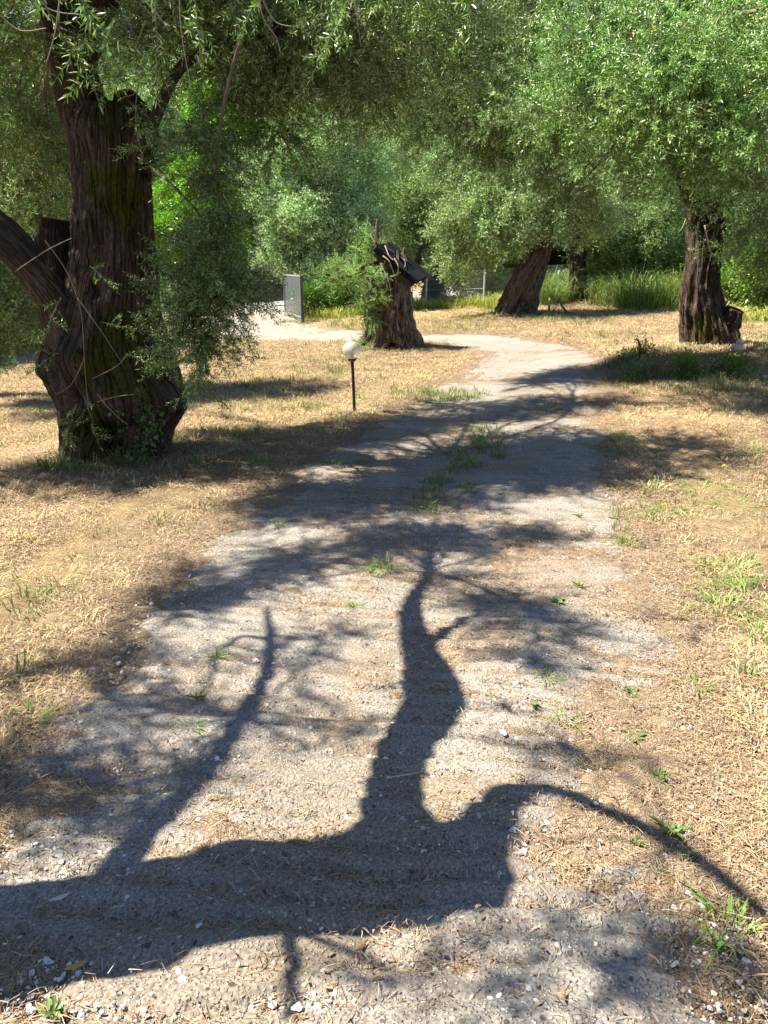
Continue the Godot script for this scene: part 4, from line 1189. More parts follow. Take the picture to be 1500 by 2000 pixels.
	crown(o, Vector3(-7.7, 2.5, -14), [[Vector3(-5.759, 3.386, -13.5), Vector3(0.9, 0.9, 0.9), 20, 0.36, 17], [Vector3(-5.337, 4.253, -13.2), Vector3(1.0, 0.8, 0.9), 18, 0.36, 17], [Vector3(-5.712, 2.348, -13.8), Vector3(0.7, 0.5, 0.7), 12, 0.32, 15], [Vector3(-6.413, 2.095, -13.4), Vector3(0.8, 0.7, 0.8), 12, 0.34, 15], [Vector3(-6.241, 0.491, -13.2), Vector3(0.55, 0.38, 0.5), 9, 0.26, 13], [Vector3(-6.569, 0.993, -13), Vector3(0.6, 0.5, 0.6), 9, 0.3, 14], [Vector3(-4.947, 4.842, -14), Vector3(0.9, 0.7, 0.8), 10, 0.34, 15]],
		["spray_a", "spray_b"], Color(0.85, 0.9, 0.72), 0.75, 805, tw, 0.45)
	part(o, "twigs", tw.mesh(), M.twig, "stuff")

func hillside() -> void:
	var spots := [
		[-24, -46, 1, 0, "grey-green olive low on the hill beyond the left edge of the burled trunk"],
		[-15, -50, 1.1, 0, "grey-green olive low on the hill behind the burled trunk"],
		[-8.5, -55, 1.1, 1, "yellow-green leafy tree halfway up the hill between the burled trunk and the silvery olive"],
		[-3, -49, 1, 1, "yellow-green leafy tree low on the hill behind the silvery olive"],
		[3.5, -52, 1.1, 0, "grey-green olive low on the hill above the roofed stump"],
		[9, -45, 1, 0, "farther grey-green olive low on the hill above the leaning olive"],
		[14.5, -40, 1, 0, "farther grey-green olive at the hill foot right of the upright trunk"],
		[20, -47, 1.1, 1, "yellow-green leafy tree low on the hill right of the upright trunk"],
		[15, -55, 1.15, 0, "grey-green olive halfway up the hill left of the upright trunk"],
		[-20, -62, 1.2, 0, "grey-green olive halfway up the hill behind the burled trunk"],
		[-12, -66, 1.2, 0, "grey-green olive halfway up the hill between the burled trunk and the silvery olive"],
		[-3, -64, 1.25, 1, "yellow-green leafy tree halfway up the hill behind the silvery olive"],
		[6, -65, 1.2, 0, "grey-green olive halfway up the hill above the roofed stump"],
		[-27, -74, 1.3, 0, "grey-green olive high on the hill beyond the left edge of the burled trunk"],
		[-8, -78, 1.3, 0, "grey-green olive high on the hill behind the silvery olive"],
		[2, -79, 1.3, 1, "yellow-green leafy tree high on the hill above the roofed stump"],
		[12, -77, 1.3, 0, "grey-green olive high on the hill above the leaning olive"],
		[24, -64, 1.2, 0, "grey-green olive halfway up the hill right of the upright trunk"],
		[28, -78, 1.3, 0, "grey-green olive high on the hill right of the upright trunk"],
		[-17, -80, 1.3, 0, "grey-green olive high on the hill between the burled trunk and the silvery olive"],
		[17, -34, 0.85, 0, "nearer grey-green olive at the hill foot right of the upright trunk"],
		[11.5, -37, 0.9, 0, "grey-green olive at the hill foot left of the upright trunk"],
		[-16, -34, 0.9, 0, "farthest grey-green olive at the hill foot beyond the burled trunk's left"],
		[-13, -22, 0.85, 0, "nearest grey-green olive at the hill foot beyond the burled trunk's left"],
		[-20, -27, 0.9, 0, "middle grey-green olive at the hill foot beyond the burled trunk's left"],
		[6, -42, 0.9, 0, "nearer grey-green olive low on the hill above the leaning olive"],
		[-10.5, -44, 0.8, 1, "yellow-green leafy tree low on the hill between the burled trunk and the silvery olive"]]
	var n := 0
	for s in spots:
		var x: float = s[0]
		var z: float = s[1]
		var k: float = s[2]
		var y := base_h(x, z)
		var broad: bool = s[3] == 1
		rng.seed = 900 + n
		var o := thing("broadleaf_tree" if broad else "olive_tree", s[4], "tree", Vector3(x, y, z), "yellow-green trees on the hillside" if broad else "olives on the hillside")
		var w := MB.new()
		var top := Vector3(x + rf(-0.6, 0.6), y + 3.2 * k, z)
		limb(w, [Vector3(x, y - 0.4, z), Vector3(x + rf(-0.2, 0.2), y + 1.2 * k, z), top], [0.42 * k, 0.3 * k, 0.16 * k], 14, bark_cols)
		part(o, "trunk", w.mesh(), M.bark)
		var blobs := []
		for e in 8:
			var a := TAU * e / 8.0 + rf(-0.4, 0.4)
			var lvl := rf(2.2, 6.6) * k
			var rr := (2.6 - absf(lvl / k - 4.2) * 0.45) * k
			blobs.append([Vector3(x + cos(a) * rr, y + lvl, z + sin(a) * rr), Vector3(1.7, 1.3, 1.7) * k, 15, 0.7 * k, 13])
		blobs.append([Vector3(x, y + 7.0 * k, z), Vector3(1.9, 1.4, 1.9) * k, 15, 0.7 * k, 13])
		var tw := MB.new()
		var tone := Color(1.75, 1.9, 0.95) if broad else jit(Color(1.15, 1.2, 1.02), 0.12)
		crown(o, top, blobs, ["bush_spray"] if broad else ["spray_far"], tone, 1.7 * k if not broad else 2.2 * k, 950 + n, tw, 0.3)
		part(o, "twigs", tw.mesh(), M.twig, "stuff")
		n += 1

func bush(label: String, at: Vector3, rad: Vector3, clumps: int, tone: Color, seed_: int, scale := 1.0, unit := "bush_spray", group := "") -> void:
	var o := thing("bush", label, "bush", at, group)
	var w := MB.new()
	rng.seed = seed_
	for k in 6:
		var e := at + Vector3(rf(-0.6, 0.6) * rad.x, rad.y * rf(0.8, 1.5), rf(-0.6, 0.6) * rad.z)
		w.tube(curve([at - Vector3(0, 0.1, 0), at.lerp(e, 0.5) + rdir() * 0.1, e], 4), radii([0.03, 0.02, 0.008], 4), 5, Color(0.16, 0.12, 0.08))
	part(o, "stem", w.mesh(), M.twig, "stuff")
	crown(o, at, [[at + Vector3(0, rad.y * 0.85, 0), rad, clumps, 0.32 * scale, 9]], [unit], tone, scale, seed_, w, 0.0, false)

# ---------------------------------------------------------------- built things
func stump() -> void:
	var o := thing("olive_stump", "hollow old olive stump with sprouting shoots under a small black roof", "tree stump", Vector3(0.12, -0.6, -18.3))
	var p := [[Vector3(0.097, -1.236, -18.3), 0.8, 0.75], [Vector3(0.096, -0.816, -18.3), 0.7, 0.66], [Vector3(0.143, -0.403, -18.3), 0.57, 0.55], [Vector3(0.154, 0.063, -18.3), 0.46, 0.46], [Vector3(0.176, 0.52, -18.3), 0.39, 0.4], [Vector3(0.187, 0.858, -18.3), 0.35, 0.36], [Vector3(0.197, 1.17, -18.3), 0.32, 0.32], [Vector3(0.197, 1.412, -18.3), 0.26, 0.26]]
	var bumps := [[Vector3(0.772, -0.333, -18.2), 0.2, 0.16], [Vector3(0.902, -0.59, -18.1), 0.16, 0.14], [Vector3(0.21, -0.548, -17.75), 0.09, -0.4], [Vector3(0.233, -0.679, -17.7), 0.09, -0.35], [Vector3(0.023, -0.121, -17.8), 0.07, -0.2], [Vector3(-0.023, 0.213, -17.85), 0.06, -0.16], [Vector3(0.07, -0.399, -17.75), 0.06, -0.16], [Vector3(0.172, 0.764, -17.9), 0.1, -0.2], [Vector3(0.231, 0.321, -17.9), 0.06, -0.14], [Vector3(-0.115, 0.762, -17.95), 0.12, 0.08], [Vector3(-0.47, -0.589, -17.9), 0.2, 0.1], [Vector3(0.406, -0.126, -17.85), 0.07, 0.06], [Vector3(0.286, 0.927, -17.95), 0.1, -0.16]]
	part(o, "trunk", trunk(p, 130, 130, bumps, 0.26, 0.045, 0.16, [Color(0.34, 0.27, 0.21), Color(0.18, 0.135, 0.1), Color(0.52, 0.45, 0.38)], [[Vector3(0.291, -0.679, -17.7), 0.28, Color(0.14, 0.15, 0.03)]], 4.4, 0.15, 0.25).mesh(), M.bark)
	var w := MB.new()
	limb(w, [Vector3(-0.093, 0.973, -18.2), Vector3(-0.138, 1.413, -18.2), Vector3(-0.16, 1.846, -18.2), Vector3(-0.136, 2.187, -18.2)], [0.1, 0.06, 0.05, 0.035], 12, [Color(0.5, 0.42, 0.33), Color(0.4, 0.32, 0.24), Color(0.6, 0.53, 0.45)])
	limb(w, [Vector3(-0.138, 1.284, -18.1), Vector3(-0.434, 1.199, -18), Vector3(-0.592, 1.038, -17.9)], [0.05, 0.04, 0.02], 8, pale_bark)
	part(o, "bare_snag", w.mesh(), M.bark)
	var tw := MB.new()
	for q in [[Vector3(0.023, 1.363, -17.9), Vector3(0.18, 1.15, -17.75), Vector3(0.284, 0.826, -17.75)], [Vector3(-0.057, 1.201, -17.9), Vector3(0.091, 0.935, -17.75), Vector3(0.159, 0.607, -17.75)], [Vector3(0.225, 1.364, -17.8), Vector3(0.314, 1.205, -17.7), Vector3(0.293, 0.99, -17.7)], [Vector3(-0.022, 1.417, -17.8), Vector3(0.112, 1.312, -17.7), Vector3(0.203, 1.098, -17.7)], [Vector3(0.023, 1.63, -18), Vector3(0.112, 1.417, -17.8), Vector3(0.202, 1.333, -17.7)]]:
		tw.tube(curve(q, 4), radii([0.016, 0.013, 0.007], 4), 6, Color(0.27, 0.21, 0.16))
	crown(o, Vector3(-0.139, 0.755, -18.1), [[Vector3(-0.3, 0.432, -17.9), Vector3(0.16, 0.6, 0.25), 9, 0.16, 8], [Vector3(-0.327, -0.359, -17.9), Vector3(0.16, 0.3, 0.2), 4, 0.15, 8], [Vector3(0.023, 0.882, -17.7), Vector3(0.12, 0.12, 0.1), 2, 0.12, 5], [Vector3(-0.694, 1.084, -18.2), Vector3(0.5, 0.4, 0.4), 8, 0.22, 9], [Vector3(-1.291, 0.91, -18.4), Vector3(0.35, 0.3, 0.3), 4, 0.2, 8], [Vector3(-0.347, 1.74, -18.4), Vector3(0.25, 0.3, 0.3), 4, 0.2, 7], [Vector3(-0.588, -0.705, -17.9), Vector3(0.12, 0.16, 0.12), 2, 0.12, 7]],
		["spray_b"], Color(1.1, 1.3, 0.75), 0.5, 811, tw, -0.2)
	part(o, "twigs", tw.mesh(), M.twig, "stuff")
	# the little roof: tilted boards with lapped felt shingles
	var c: Vector3 = Vector3(0.414, 1.283, -18.15)
	var r := thing("stump_roof", "small black felt-shingled roof tilted over the hollow olive stump", "roof", c)
	var b := Basis(Vector3(0, 1, 0), -0.3) * Basis(Vector3(0, 0, 1), deg_to_rad(-37)) * Basis(Vector3(1, 0, 0), deg_to_rad(7))
	var mb := MB.new()
	mb.box(c - b * Vector3(0, 0.03, 0), Vector3(1.16, 0.11, 0.92), b, Color(0.015, 0.014, 0.013), 0.008)
	part(r, "roof_board", mb.mesh(true), M.felt)
	mb = MB.new()
	for s in [-0.4, 0.4]:
		mb.box(c + b * Vector3(0.02, -0.13, s), Vector3(1.1, 0.09, 0.06), b, Color(0.05, 0.04, 0.033), 0.006)
	mb.box(c + b * Vector3(0.5, -0.13, 0), Vector3(0.05, 0.09, 0.72), b, Color(0.04, 0.034, 0.03), 0.006)
	part(r, "batten", mb.mesh(true), M.felt)
	rng.seed = 31
	for row in 5:
		for k in 5:
			mb = MB.new()
			var bb := b * Basis(Vector3(0, 0, 1), -0.03 + rf(-0.012, 0.03)) * Basis(Vector3(0, 1, 0), rf(-0.03, 0.03))
			mb.box(c + b * Vector3(0.47 - row * 0.232 + rf(-0.008, 0.008), 0.036 + rf(0, 0.01), -0.372 + k * 0.186 + (0.02 if row % 2 else -0.02)), Vector3(0.27, 0.011, 0.178), bb, jit(Color(0.016, 0.017, 0.02), 0.4), 0.003)
			part(r, "shingle", mb.mesh(true), M.felt)
	mb = MB.new()
	mb.tube(curve([c + b * Vector3(-0.5, 0.07, 0.2), c + b * Vector3(0.0, 0.08, 0.05), c + b * Vector3(0.2, 0.08, 0.44)], 5), radii([0.006, 0.006, 0.005], 5), 5, Color(0.3, 0.27, 0.23))
	part(r, "fallen_stick", mb.mesh(), M.twig)

func lamp() -> void:
	var base: Vector3 = Vector3(-0.403, -0.572, -10.474)
	var o := thing("garden_lamp", "low garden lamp with milky globe on a thin black post", "lamp", base)
	var top: Vector3 = Vector3(-0.428, 0.163, -10.47)
	var mb := MB.new()
	mb.tube(PackedVector3Array([base - Vector3(0, 0.15, 0), base.lerp(top, 0.5), top]), PackedFloat32Array([0.021, 0.021, 0.021]), 16, Color.BLACK)
	mb.tube(PackedVector3Array([base - Vector3(0, 0.02, 0), base + Vector3(0, 0.012, 0), base + Vector3(0, 0.03, 0)]), PackedFloat32Array([0.05, 0.048, 0.024]), 16, Color.BLACK)
	part(o, "post", mb.mesh(), M.paint_black)
	var up := (top - base).normalized()
	mb = MB.new()
	mb.tube(PackedVector3Array([top - up * 0.02, top, top + up * 0.012, top + up * 0.03, top + up * 0.034]), PackedFloat32Array([0.03, 0.058, 0.064, 0.06, 0.03]), 24, Color.BLACK)
	part(o, "globe_holder", mb.mesh(), M.paint_black)
	mb = MB.new()
	mb.tube(PackedVector3Array([top + up * 0.03, top + up * 0.08, top + up * 0.085]), PackedFloat32Array([0.024, 0.024, 0.016]), 14, Color.BLACK)
	part(o, "socket", mb.mesh(), M.paint_black)
	mb = MB.new()
	mb.tube(PackedVector3Array([top + up * 0.085, top + up * 0.1, top + up * 0.125, top + up * 0.15, top + up * 0.158]), PackedFloat32Array([0.013, 0.02, 0.026, 0.018, 0.004]), 14, Color(0.7, 0.7, 0.68))
	part(o, "bulb", mb.mesh(), M.plaster)
	mb = MB.new()
	var gc := top + up * 0.128
	for r in 25:
		var a := PI * (0.02 + 0.86 * r / 24.0)
		for s in 41:
			var t := TAU * s / 40.0
			mb.add(gc + Vector3(sin(a) * cos(t), cos(a), sin(a) * sin(t)) * 0.122, Color.WHITE)
	mb.grid(0, 41, 25, true)
	var g := StandardMaterial3D.new()
	g.albedo_color = Color(0.8, 0.765, 0.72, 0.64)
	g.transparency = BaseMaterial3D.TRANSPARENCY_ALPHA
	g.roughness = 0.3
	g.backlight_enabled = true
	g.backlight = Color(0.6, 0.58, 0.54)
	g.cull_mode = BaseMaterial3D.CULL_DISABLED
	part(o, "globe", mb.mesh(), g)

func gate_leaf(label: String, hinge: Vector3, tip: Vector3, height: float, panel: Color) -> void:
	var o := thing("gate", label, "gate", hinge)
	var dir := tip - hinge
	dir.y = 0
	var len := dir.length()
	dir = dir.normalized()
	var slope := (tip.y - hinge.y) / len
	var b := Basis(dir, Vector3.UP, dir.cross(Vector3.UP))
	var mb := MB.new()
	mb.box(hinge + Vector3(0, height * 0.5, 0) - dir * 0.1, Vector3(0.1, height + 0.3, 0.1), b, Color(0.08, 0.08, 0.085), 0.01)
	part(o, "post", mb.mesh(true), M.felt)
	for e in [[0.06, 0.0], [len - 0.03, 0.0]]:
		mb = MB.new()
		mb.box(hinge + dir * e[0] + Vector3(0, slope * e[0] + 0.12 + height * 0.5, 0), Vector3(0.06, height, 0.05), b, Color(0.2, 0.21, 0.22), 0.006)
		part(o, "frame_bar", mb.mesh(true), M.plaster)
	for hh in [0.16, height + 0.08]:
		mb = MB.new()
		var bs := Basis(Vector3(dir.x, slope, dir.z).normalized(), Vector3.UP, b.z)
		mb.box(hinge + dir * len * 0.5 + Vector3(0, slope * len * 0.5 + hh, 0), Vector3(len - 0.1, 0.055, 0.046), bs, Color(0.2, 0.21, 0.22), 0.006)
		part(o, "frame_bar", mb.mesh(true), M.plaster)
	var m := int(len / 0.21)
	for k in m:
		var s := 0.18 + (len - 0.3) * (k + 0.5) / m
		mb = MB.new()
		mb.box(hinge + dir * s + Vector3(0, slope * s + 0.12 + height * 0.5, 0), Vector3(0.085, height - 0.1, 0.018), b, jit(panel, 0.12), 0.003)
		part(o, "slat", mb.mesh(true), M.plaster)

func fence() -> void:
	var line := [Vector3(0.6, 0, -33.4), Vector3(1.73, 0, -32.6), Vector3(3.96, 0, -31.6), Vector3(6.3, 0, -31.4), Vector3(8.9, 0, -30.4), Vector3(11.2, 0, -29.3), Vector3(13.2, 0, -26.5), Vector3(14.6, 0, -23.6), Vector3(15.6, 0, -20.5)]
	for k in line.size():
		line[k].y = base_h(line[k].x, line[k].z)
	var o := thing("wire_fence", "chain link fence on pale steel posts along the back of the grove", "fence", line[1])
	var H := 1.35
	for p in line:
		var mb := MB.new()
		mb.tube(PackedVector3Array([p - Vector3(0, 0.2, 0), p + Vector3(0, H + 0.06, 0), p + Vector3(0, H + 0.08, 0)]), PackedFloat32Array([0.035, 0.035, 0.01]), 10, Color.WHITE)
		part(o, "post", mb.mesh(), M.galv)
	var wm := MB.new()
	for k in line.size() - 1:
		var a: Vector3 = line[k]
		var b: Vector3 = line[k + 1]
		for hh in [0.08, H * 0.5, H]:
			wm.tube(PackedVector3Array([a + Vector3(0, hh, 0), b + Vector3(0, hh, 0)]), PackedFloat32Array([0.004, 0.004]), 3, Color.WHITE, false)
		var len := a.distance_to(b)
		var pitch := 0.1
		var m := int(len / pitch)
		for q in range(-13, m + 1):
			for s in [0, 1]:
				# a wire rising at 45 degrees, cut to the panel
				var x0 := q * pitch
				var x1 := x0 + H
				var y0 := 0.0
				var y1 := H
				if x0 < 0.0:
					y0 = -x0; x0 = 0.0
				if x1 > len:
					y1 -= x1 - len; x1 = len
				if y1 - y0 < 0.05:
					continue
				if s == 1:
					var yy := y0
					y0 = H - y0; y1 = H - y1
				wm.tube(PackedVector3Array([a.lerp(b, x0 / len) + Vector3(0, y0, 0.002 * s), a.lerp(b, x1 / len) + Vector3(0, y1, 0.002 * s)]), PackedFloat32Array([0.0022, 0.0022]), 3, Color.WHITE, false)
	part(o, "wire_mesh", wm.mesh(), M.galv, "stuff")

func wall_far() -> void:
	var c: Vector3 = Vector3(-7.898, 0.24, -46)
	var o := thing("garden_wall", "low grey wall on the bank across the street beyond the gate", "wall", c)
	var mb := MB.new()
	mb.box(c + Vector3(-0.8, 0.1, 0), Vector3(5.2, 1.3, 0.3), Basis(Vector3.UP, 0.1), Color(0.3, 0.3, 0.31), 0.02)
	part(o, "wall_body", mb.mesh(true), M.plaster)
	mb = MB.new()
	mb.box(c + Vector3(-0.8, 0.79, 0), Vector3(5.3, 0.08, 0.38), Basis(Vector3.UP, 0.1), Color(0.36, 0.35, 0.34), 0.015)
	part(o, "coping", mb.mesh(true), M.plaster)

func plants() -> void:
	var g1 := Color(0.16, 0.27, 0.05)
	var grass := [tuft(21, 46, 0.03, 0.1, 0.003, 1.6, g1, 0.07), tuft(22, 30, 0.025, 0.075, 0.0028, 1.6, g1, 0.05), tuft(23, 80, 0.03, 0.1, 0.0035, 1.7, Color(0.2, 0.33, 0.06), 0.17)]
	var ros := [rosette(24, 19, 0.02, 0.07, 0.008, 0.6, Color(0.14, 0.22, 0.06)), rosette(25, 20, 0.03, 0.085, 0.0055, 1.2, Color(0.15, 0.23, 0.07)), rosette(26, 26, 0.012, 0.05, 0.006, 0.9, Color(0.15, 0.22, 0.07))]
	# kind: 0 grass, 1 broad leaved; shape; place; size; label
	var list := [
		[1, 0, Vector3(0.978, -0.19, -2.535), 0.95, "broad-leaved weed low on the concrete, right of the forked trunk shadow"],
		[1, 1, Vector3(0.974, -0.171, -2.255), 0.8, "bright serrated weed above the thin branch shadow at right"],
		[1, 1, Vector3(0.91, -0.152, -1.977), 1.0, "tall leafy weed where the thin branch shadow crosses at right"],
		[1, 2, Vector3(0.927, -0.145, -1.873), 0.9, "leafy weed half in the thin branch shadow at right"],
		[0, 0, Vector3(0.93, -0.125, -1.594), 0.85, "spiky grass clump near the bottom right corner"],
		[1, 1, Vector3(0.874, -0.121, -1.541), 0.8, "dark weed beside the spiky grass at bottom right"],
		[1, 2, Vector3(0.955, -0.134, -1.717), 0.6, "single small weed above the spiky grass at bottom right"],
		[1, 2, Vector3(0.815, -0.142, -1.831), 0.6, "small sprig on the concrete edge below the thin branch shadow"],
		[1, 2, Vector3(0.794, -0.15, -1.935), 0.7, "small sprig under the thin branch shadow on the concrete edge"],
		[1, 0, Vector3(1.078, -0.213, -2.908), 0.85, "weed in the crack of the broken concrete at right"],
		[1, 2, Vector3(1.015, -0.206, -2.794), 0.7, "smaller weed just below the one in the concrete crack"],
		[0, 1, Vector3(1.356, -0.212, -2.908), 0.8, "thin grass tuft on the cracked concrete near the right edge"],
		[1, 0, Vector3(0.962, -0.265, -3.853), 0.95, "flat weed at the tip of the right crown shadow"],
		[1, 1, Vector3(1.139, -0.276, -4.092), 0.8, "upright weed just behind the flat one by the crown shadow"],
		[0, 1, Vector3(0.726, -0.218, -2.98), 0.7, "pale grass tuft beside the small round shadow"],
		[1, 2, Vector3(0.625, -0.203, -2.741), 0.7, "tiny round-leaved weed on the ribbed concrete"],
		[0, 1, Vector3(0.736, -0.197, -2.648), 0.75, "grass tuft on the ribbed concrete beside the round-leaved weed"],
		[0, 0, Vector3(0.016, -0.306, -4.472), 0.9, "grass tuft in the crown shadow left of the thin shadow stem"],
		[0, 1, Vector3(-0.062, -0.296, -4.275), 0.8, "low grass below the tuft in the crown shadow"],
		[0, 1, Vector3(-0.155, -0.271, -3.818), 0.7, "grass tuft beside the white pebble in mid track"],
		[0, 0, Vector3(-1.41, -0.198, -2.627), 0.85, "green grass clump on the litter at the left edge"],
		[1, 2, Vector3(-1.592, -0.239, -3.226), 0.8, "small shaded weed among the litter at left"],
		[0, 1, Vector3(-1.955, -0.292, -3.948), 0.85, "bright grass tuft on the sunny litter at left"],
		[0, 1, Vector3(-1.915, -0.308, -4.187), 0.85, "bright grass tuft up the slope from its neighbour at left"],
		[1, 2, Vector3(-1.355, -0.225, -3.019), 0.8, "weed beside the dark twig at left"],
		[1, 1, Vector3(-0.797, -0.212, -2.844), 0.7, "weed left of the slanting branch shadow"],
		[0, 1, Vector3(-0.764, -0.196, -2.616), 0.6, "pale grass tuft below the weed left of the slanting shadow"],
		[0, 1, Vector3(-0.793, -0.234, -3.186), 0.6, "tiny grass tuft under the crossbar of the slanting shadow"],
		[1, 2, Vector3(-0.777, -0.105, -1.325), 0.9, "dark curled weed in the bottom left corner"],
		[0, 2, Vector3(2.621, -0.32, -6.107), 1.0, "large bright grass patch by the dandelion right of the track"],
		[0, 2, Vector3(2.747, -0.308, -5.667), 0.9, "bright grass patch at the right edge below the dandelion"],
		[0, 2, Vector3(2.135, -0.316, -5.506), 0.85, "sparse grass patch with a dandelion beside the track"],
		[0, 2, Vector3(2.119, -0.276, -4.303), 1.0, "big lush grass clump at the right edge, upper part"],
		[0, 2, Vector3(2.08, -0.262, -3.948), 1.1, "big lush grass clump at the right edge, middle part"],
		[0, 2, Vector3(1.832, -0.256, -3.771), 0.9, "big lush grass clump at the right edge, lower part"],
		[0, 0, Vector3(1.852, -0.237, -3.396), 1.0, "grass clump on the litter right under the lush patch"],
		[0, 2, Vector3(3.611, -0.307, -7.254), 0.9, "low green grass patch high on the right edge"],
		[0, 0, Vector3(2.545, -0.361, -8.018), 1.0, "grass tuft in the shade at the right track edge"],
		[0, 0, Vector3(1.66, -0.304, -4.896), 0.8, "grass tuft on the dusty strip right of the track"],
		[1, 0, Vector3(1.738, -0.323, -5.471), 0.8, "flat weed on the right track edge below the shade"],
		[0, 0, Vector3(1.046, -0.425, -8.049), 1.2, "tall grass tuft on the middle strip of the shaded track"],
		[0, 0, Vector3(0.881, -0.408, -7.304), 1.1, "grass tuft on the middle strip below the tall one"],
		[0, 0, Vector3(0.534, -0.398, -6.694), 1.1, "yellowish grass tuft on the middle strip at the shade edge"],
		[0, 0, Vector3(0.315, -0.364, -5.732), 1.0, "grass tuft on the middle strip in the sun gap"],
		[0, 0, Vector3(-1.188, -0.475, -7.492), 1.2, "grass tuft in the shade right of the great trunk"],
		[0, 1, Vector3(-0.424, -0.461, -7.497), 1.3, "grass tuft in the shade on the left track edge"],
		[0, 1, Vector3(-0.924, -0.501, -8.171), 1.2, "grass around a dandelion in the shade right of the great trunk"],
		[1, 1, Vector3(1.472, -0.329, -5.49), 0.7, "small weed in the sunny wheel track"],
		[0, 1, Vector3(-0.789, -0.372, -5.434), 0.8, "thin grass in the crown shadow on the left track edge"],
		[1, 2, Vector3(1.658, -0.21, -2.887), 0.9, "weed cut by the right edge of the concrete"]]
	for e in list:
		var m := single("grass_tuft" if e[0] == 0 else "weed", grass[e[1]] if e[0] == 0 else ros[e[1]], M.grass, Vector3(e[2].x, ground_h(e[2].x, e[2].z) - 0.006, e[2].z))
		rng.seed = int(e[2].x * 1000.0) + 7
		m.rotation.y = rf(0, TAU)
		m.scale = Vector3.ONE * float(e[3])
		tag(m, e[4], "grass" if e[0] == 0 else "weed", "green tufts along the track")
	# dandelions
	for e in [[Vector3(2.878, -0.318, -6.319), 0.17, "yellow dandelion over the bright grass right of the track"], [Vector3(2.056, -0.314, -5.39), 0.12, "yellow dandelion in the sparse grass beside the track"], [Vector3(-0.935, -0.511, -8.39), 0.18, "yellow dandelion in the shade right of the great trunk"]]:
		var at := Vector3(e[0].x, ground_h(e[0].x, e[0].z), e[0].z)
		var o := thing("dandelion", e[2], "flower", at, "dandelions")
		var mb := MB.new()
		var tip: Vector3 = at + Vector3(0.01, e[1], 0.01)
		mb.tube(PackedVector3Array([at - Vector3(0, 0.02, 0), at + Vector3(0.006, e[1] * 0.5, 0), tip]), PackedFloat32Array([0.003, 0.0025, 0.002]), 6, Color(0.2, 0.25, 0.08))
		part(o, "stem", mb.mesh(), M.flower)
		mb = MB.new()
		for k in 40:
			var a := TAU * k / 40.0 * 3.0
			var el := lerpf(0.1, 1.3, k / 40.0)
			var d := Vector3(cos(a) * cos(el), sin(el), sin(a) * cos(el))
			mb.leaf(tip, tip + d * 0.022, Vector3(-sin(a), 0, cos(a)) * 0.004, Vector3(0, 0.001, 0), Color(0.8, 0.55, 0.01))
		part(o, "petals", mb.mesh(true), M.flower)
	# stones and fallen bits one can point at
	var sm := [pebble(41, 2), pebble(42, 2), pebble(43, 2)]
	for e in [[Vector3(-0.496, -0.112, -1.418), 0.02, 0, Color(0.6, 0.58, 0.54), "white stone chip standing out at the bottom, left of centre"], [Vector3(-0.137, -0.276, -3.901), 0.03, 1, Color(0.75, 0.74, 0.7), "white pebble beside a grass tuft in mid track"], [Vector3(0.457, -0.189, -2.513), 0.028, 2, Color(0.5, 0.46, 0.4), "pale stone on the sunny concrete right of the trunk shadow"], [Vector3(1.188, -0.194, -2.607), 0.024, 0, Color(0.4, 0.29, 0.2), "brownish stone on the cracked concrete at right"], [Vector3(-0.57, -0.13, -1.665), 0.02, 1, Color(0.5, 0.5, 0.49), "grey-white stone inside the broad trunk shadow"], [Vector3(-0.206, -0.106, -1.336), 0.022, 2, Color(0.58, 0.56, 0.52), "pale stone by the narrow upright shadow at the bottom edge"], [Vector3(-1.073, -0.147, -1.904), 0.02, 0, Color(0.62, 0.6, 0.56), "white stone just above the broad trunk shadow at left"], [Vector3(-0.396, -0.109, -1.378), 0.014, 1, Color(0.6, 0.58, 0.55), "small white chip right of the standing-out stone at the bottom"], [Vector3(-0.452, -0.112, -1.418), 0.013, 2, Color(0.58, 0.56, 0.53), "small chip between two white stones near the bottom"], [Vector3(-1.555, -0.226, -3.03), 0.03, 1, Color(0.5, 0.46, 0.4), "half buried pale stone in the litter at left"]]:
		var m := single("stone", sm[e[2]], M.stone, Vector3(e[0].x, ground_h(e[0].x, e[0].z) + e[1] * 0.15, e[0].z))
		m.scale = Vector3(0.62, 0.5, 0.62) * float(e[1])
		m.rotation.y = e[1] * 300.0
		var mb2: Color = e[3]
		var sc: StandardMaterial3D = M.stone.duplicate()
		sc.albedo_color = mb2.linear_to_srgb()
		sc.vertex_color_use_as_albedo = false
		m.material_override = sc
		tag(m, e[4], "stone")
	for e in [[Vector3(-0.771, -0.115, -1.448), 0.06, 0.007, Color(0.34, 0.23, 0.07), "yellow-brown fallen leaf on the track at bottom left"], [Vector3(-0.059, -0.12, -1.523), 0.05, 0.006, Color(0.26, 0.13, 0.06), "rust-brown leaf lying below the broad trunk shadow"], [Vector3(0.433, -0.109, -1.376), 0.045, 0.006, Color(0.3, 0.16, 0.08), "curled brown leaf at the bottom right of centre"], [Vector3(-0.912, -0.132, -1.688), 0.06, 0.007, Color(0.42, 0.4, 0.37), "grey strip of bark inside the broad trunk shadow"], [Vector3(0.072, -0.172, -2.256), 0.14, 0.003, Color(0.5, 0.42, 0.28), "long pale straw across the trunk shadow"]]:
		var mb := MB.new()
		var a: float = e[1] * 40.0 + (1.2 if e[1] > 0.1 else 0.0)
		var d := Vector3(cos(a), 0.12, sin(a)) if e[1] < 0.1 else Vector3(0.98, 0.02, -0.15)
		mb.leaf_fine(-d * e[1] * 0.5, d * e[1] * 0.5, Vector3(-d.z, 0.25, d.x) * e[2], Vector3(0, -0.004, 0), e[3])
		var m := single("fallen_leaf", mb.mesh(), M.straw, Vector3(e[0].x, ground_h(e[0].x, e[0].z) + 0.016, e[0].z))
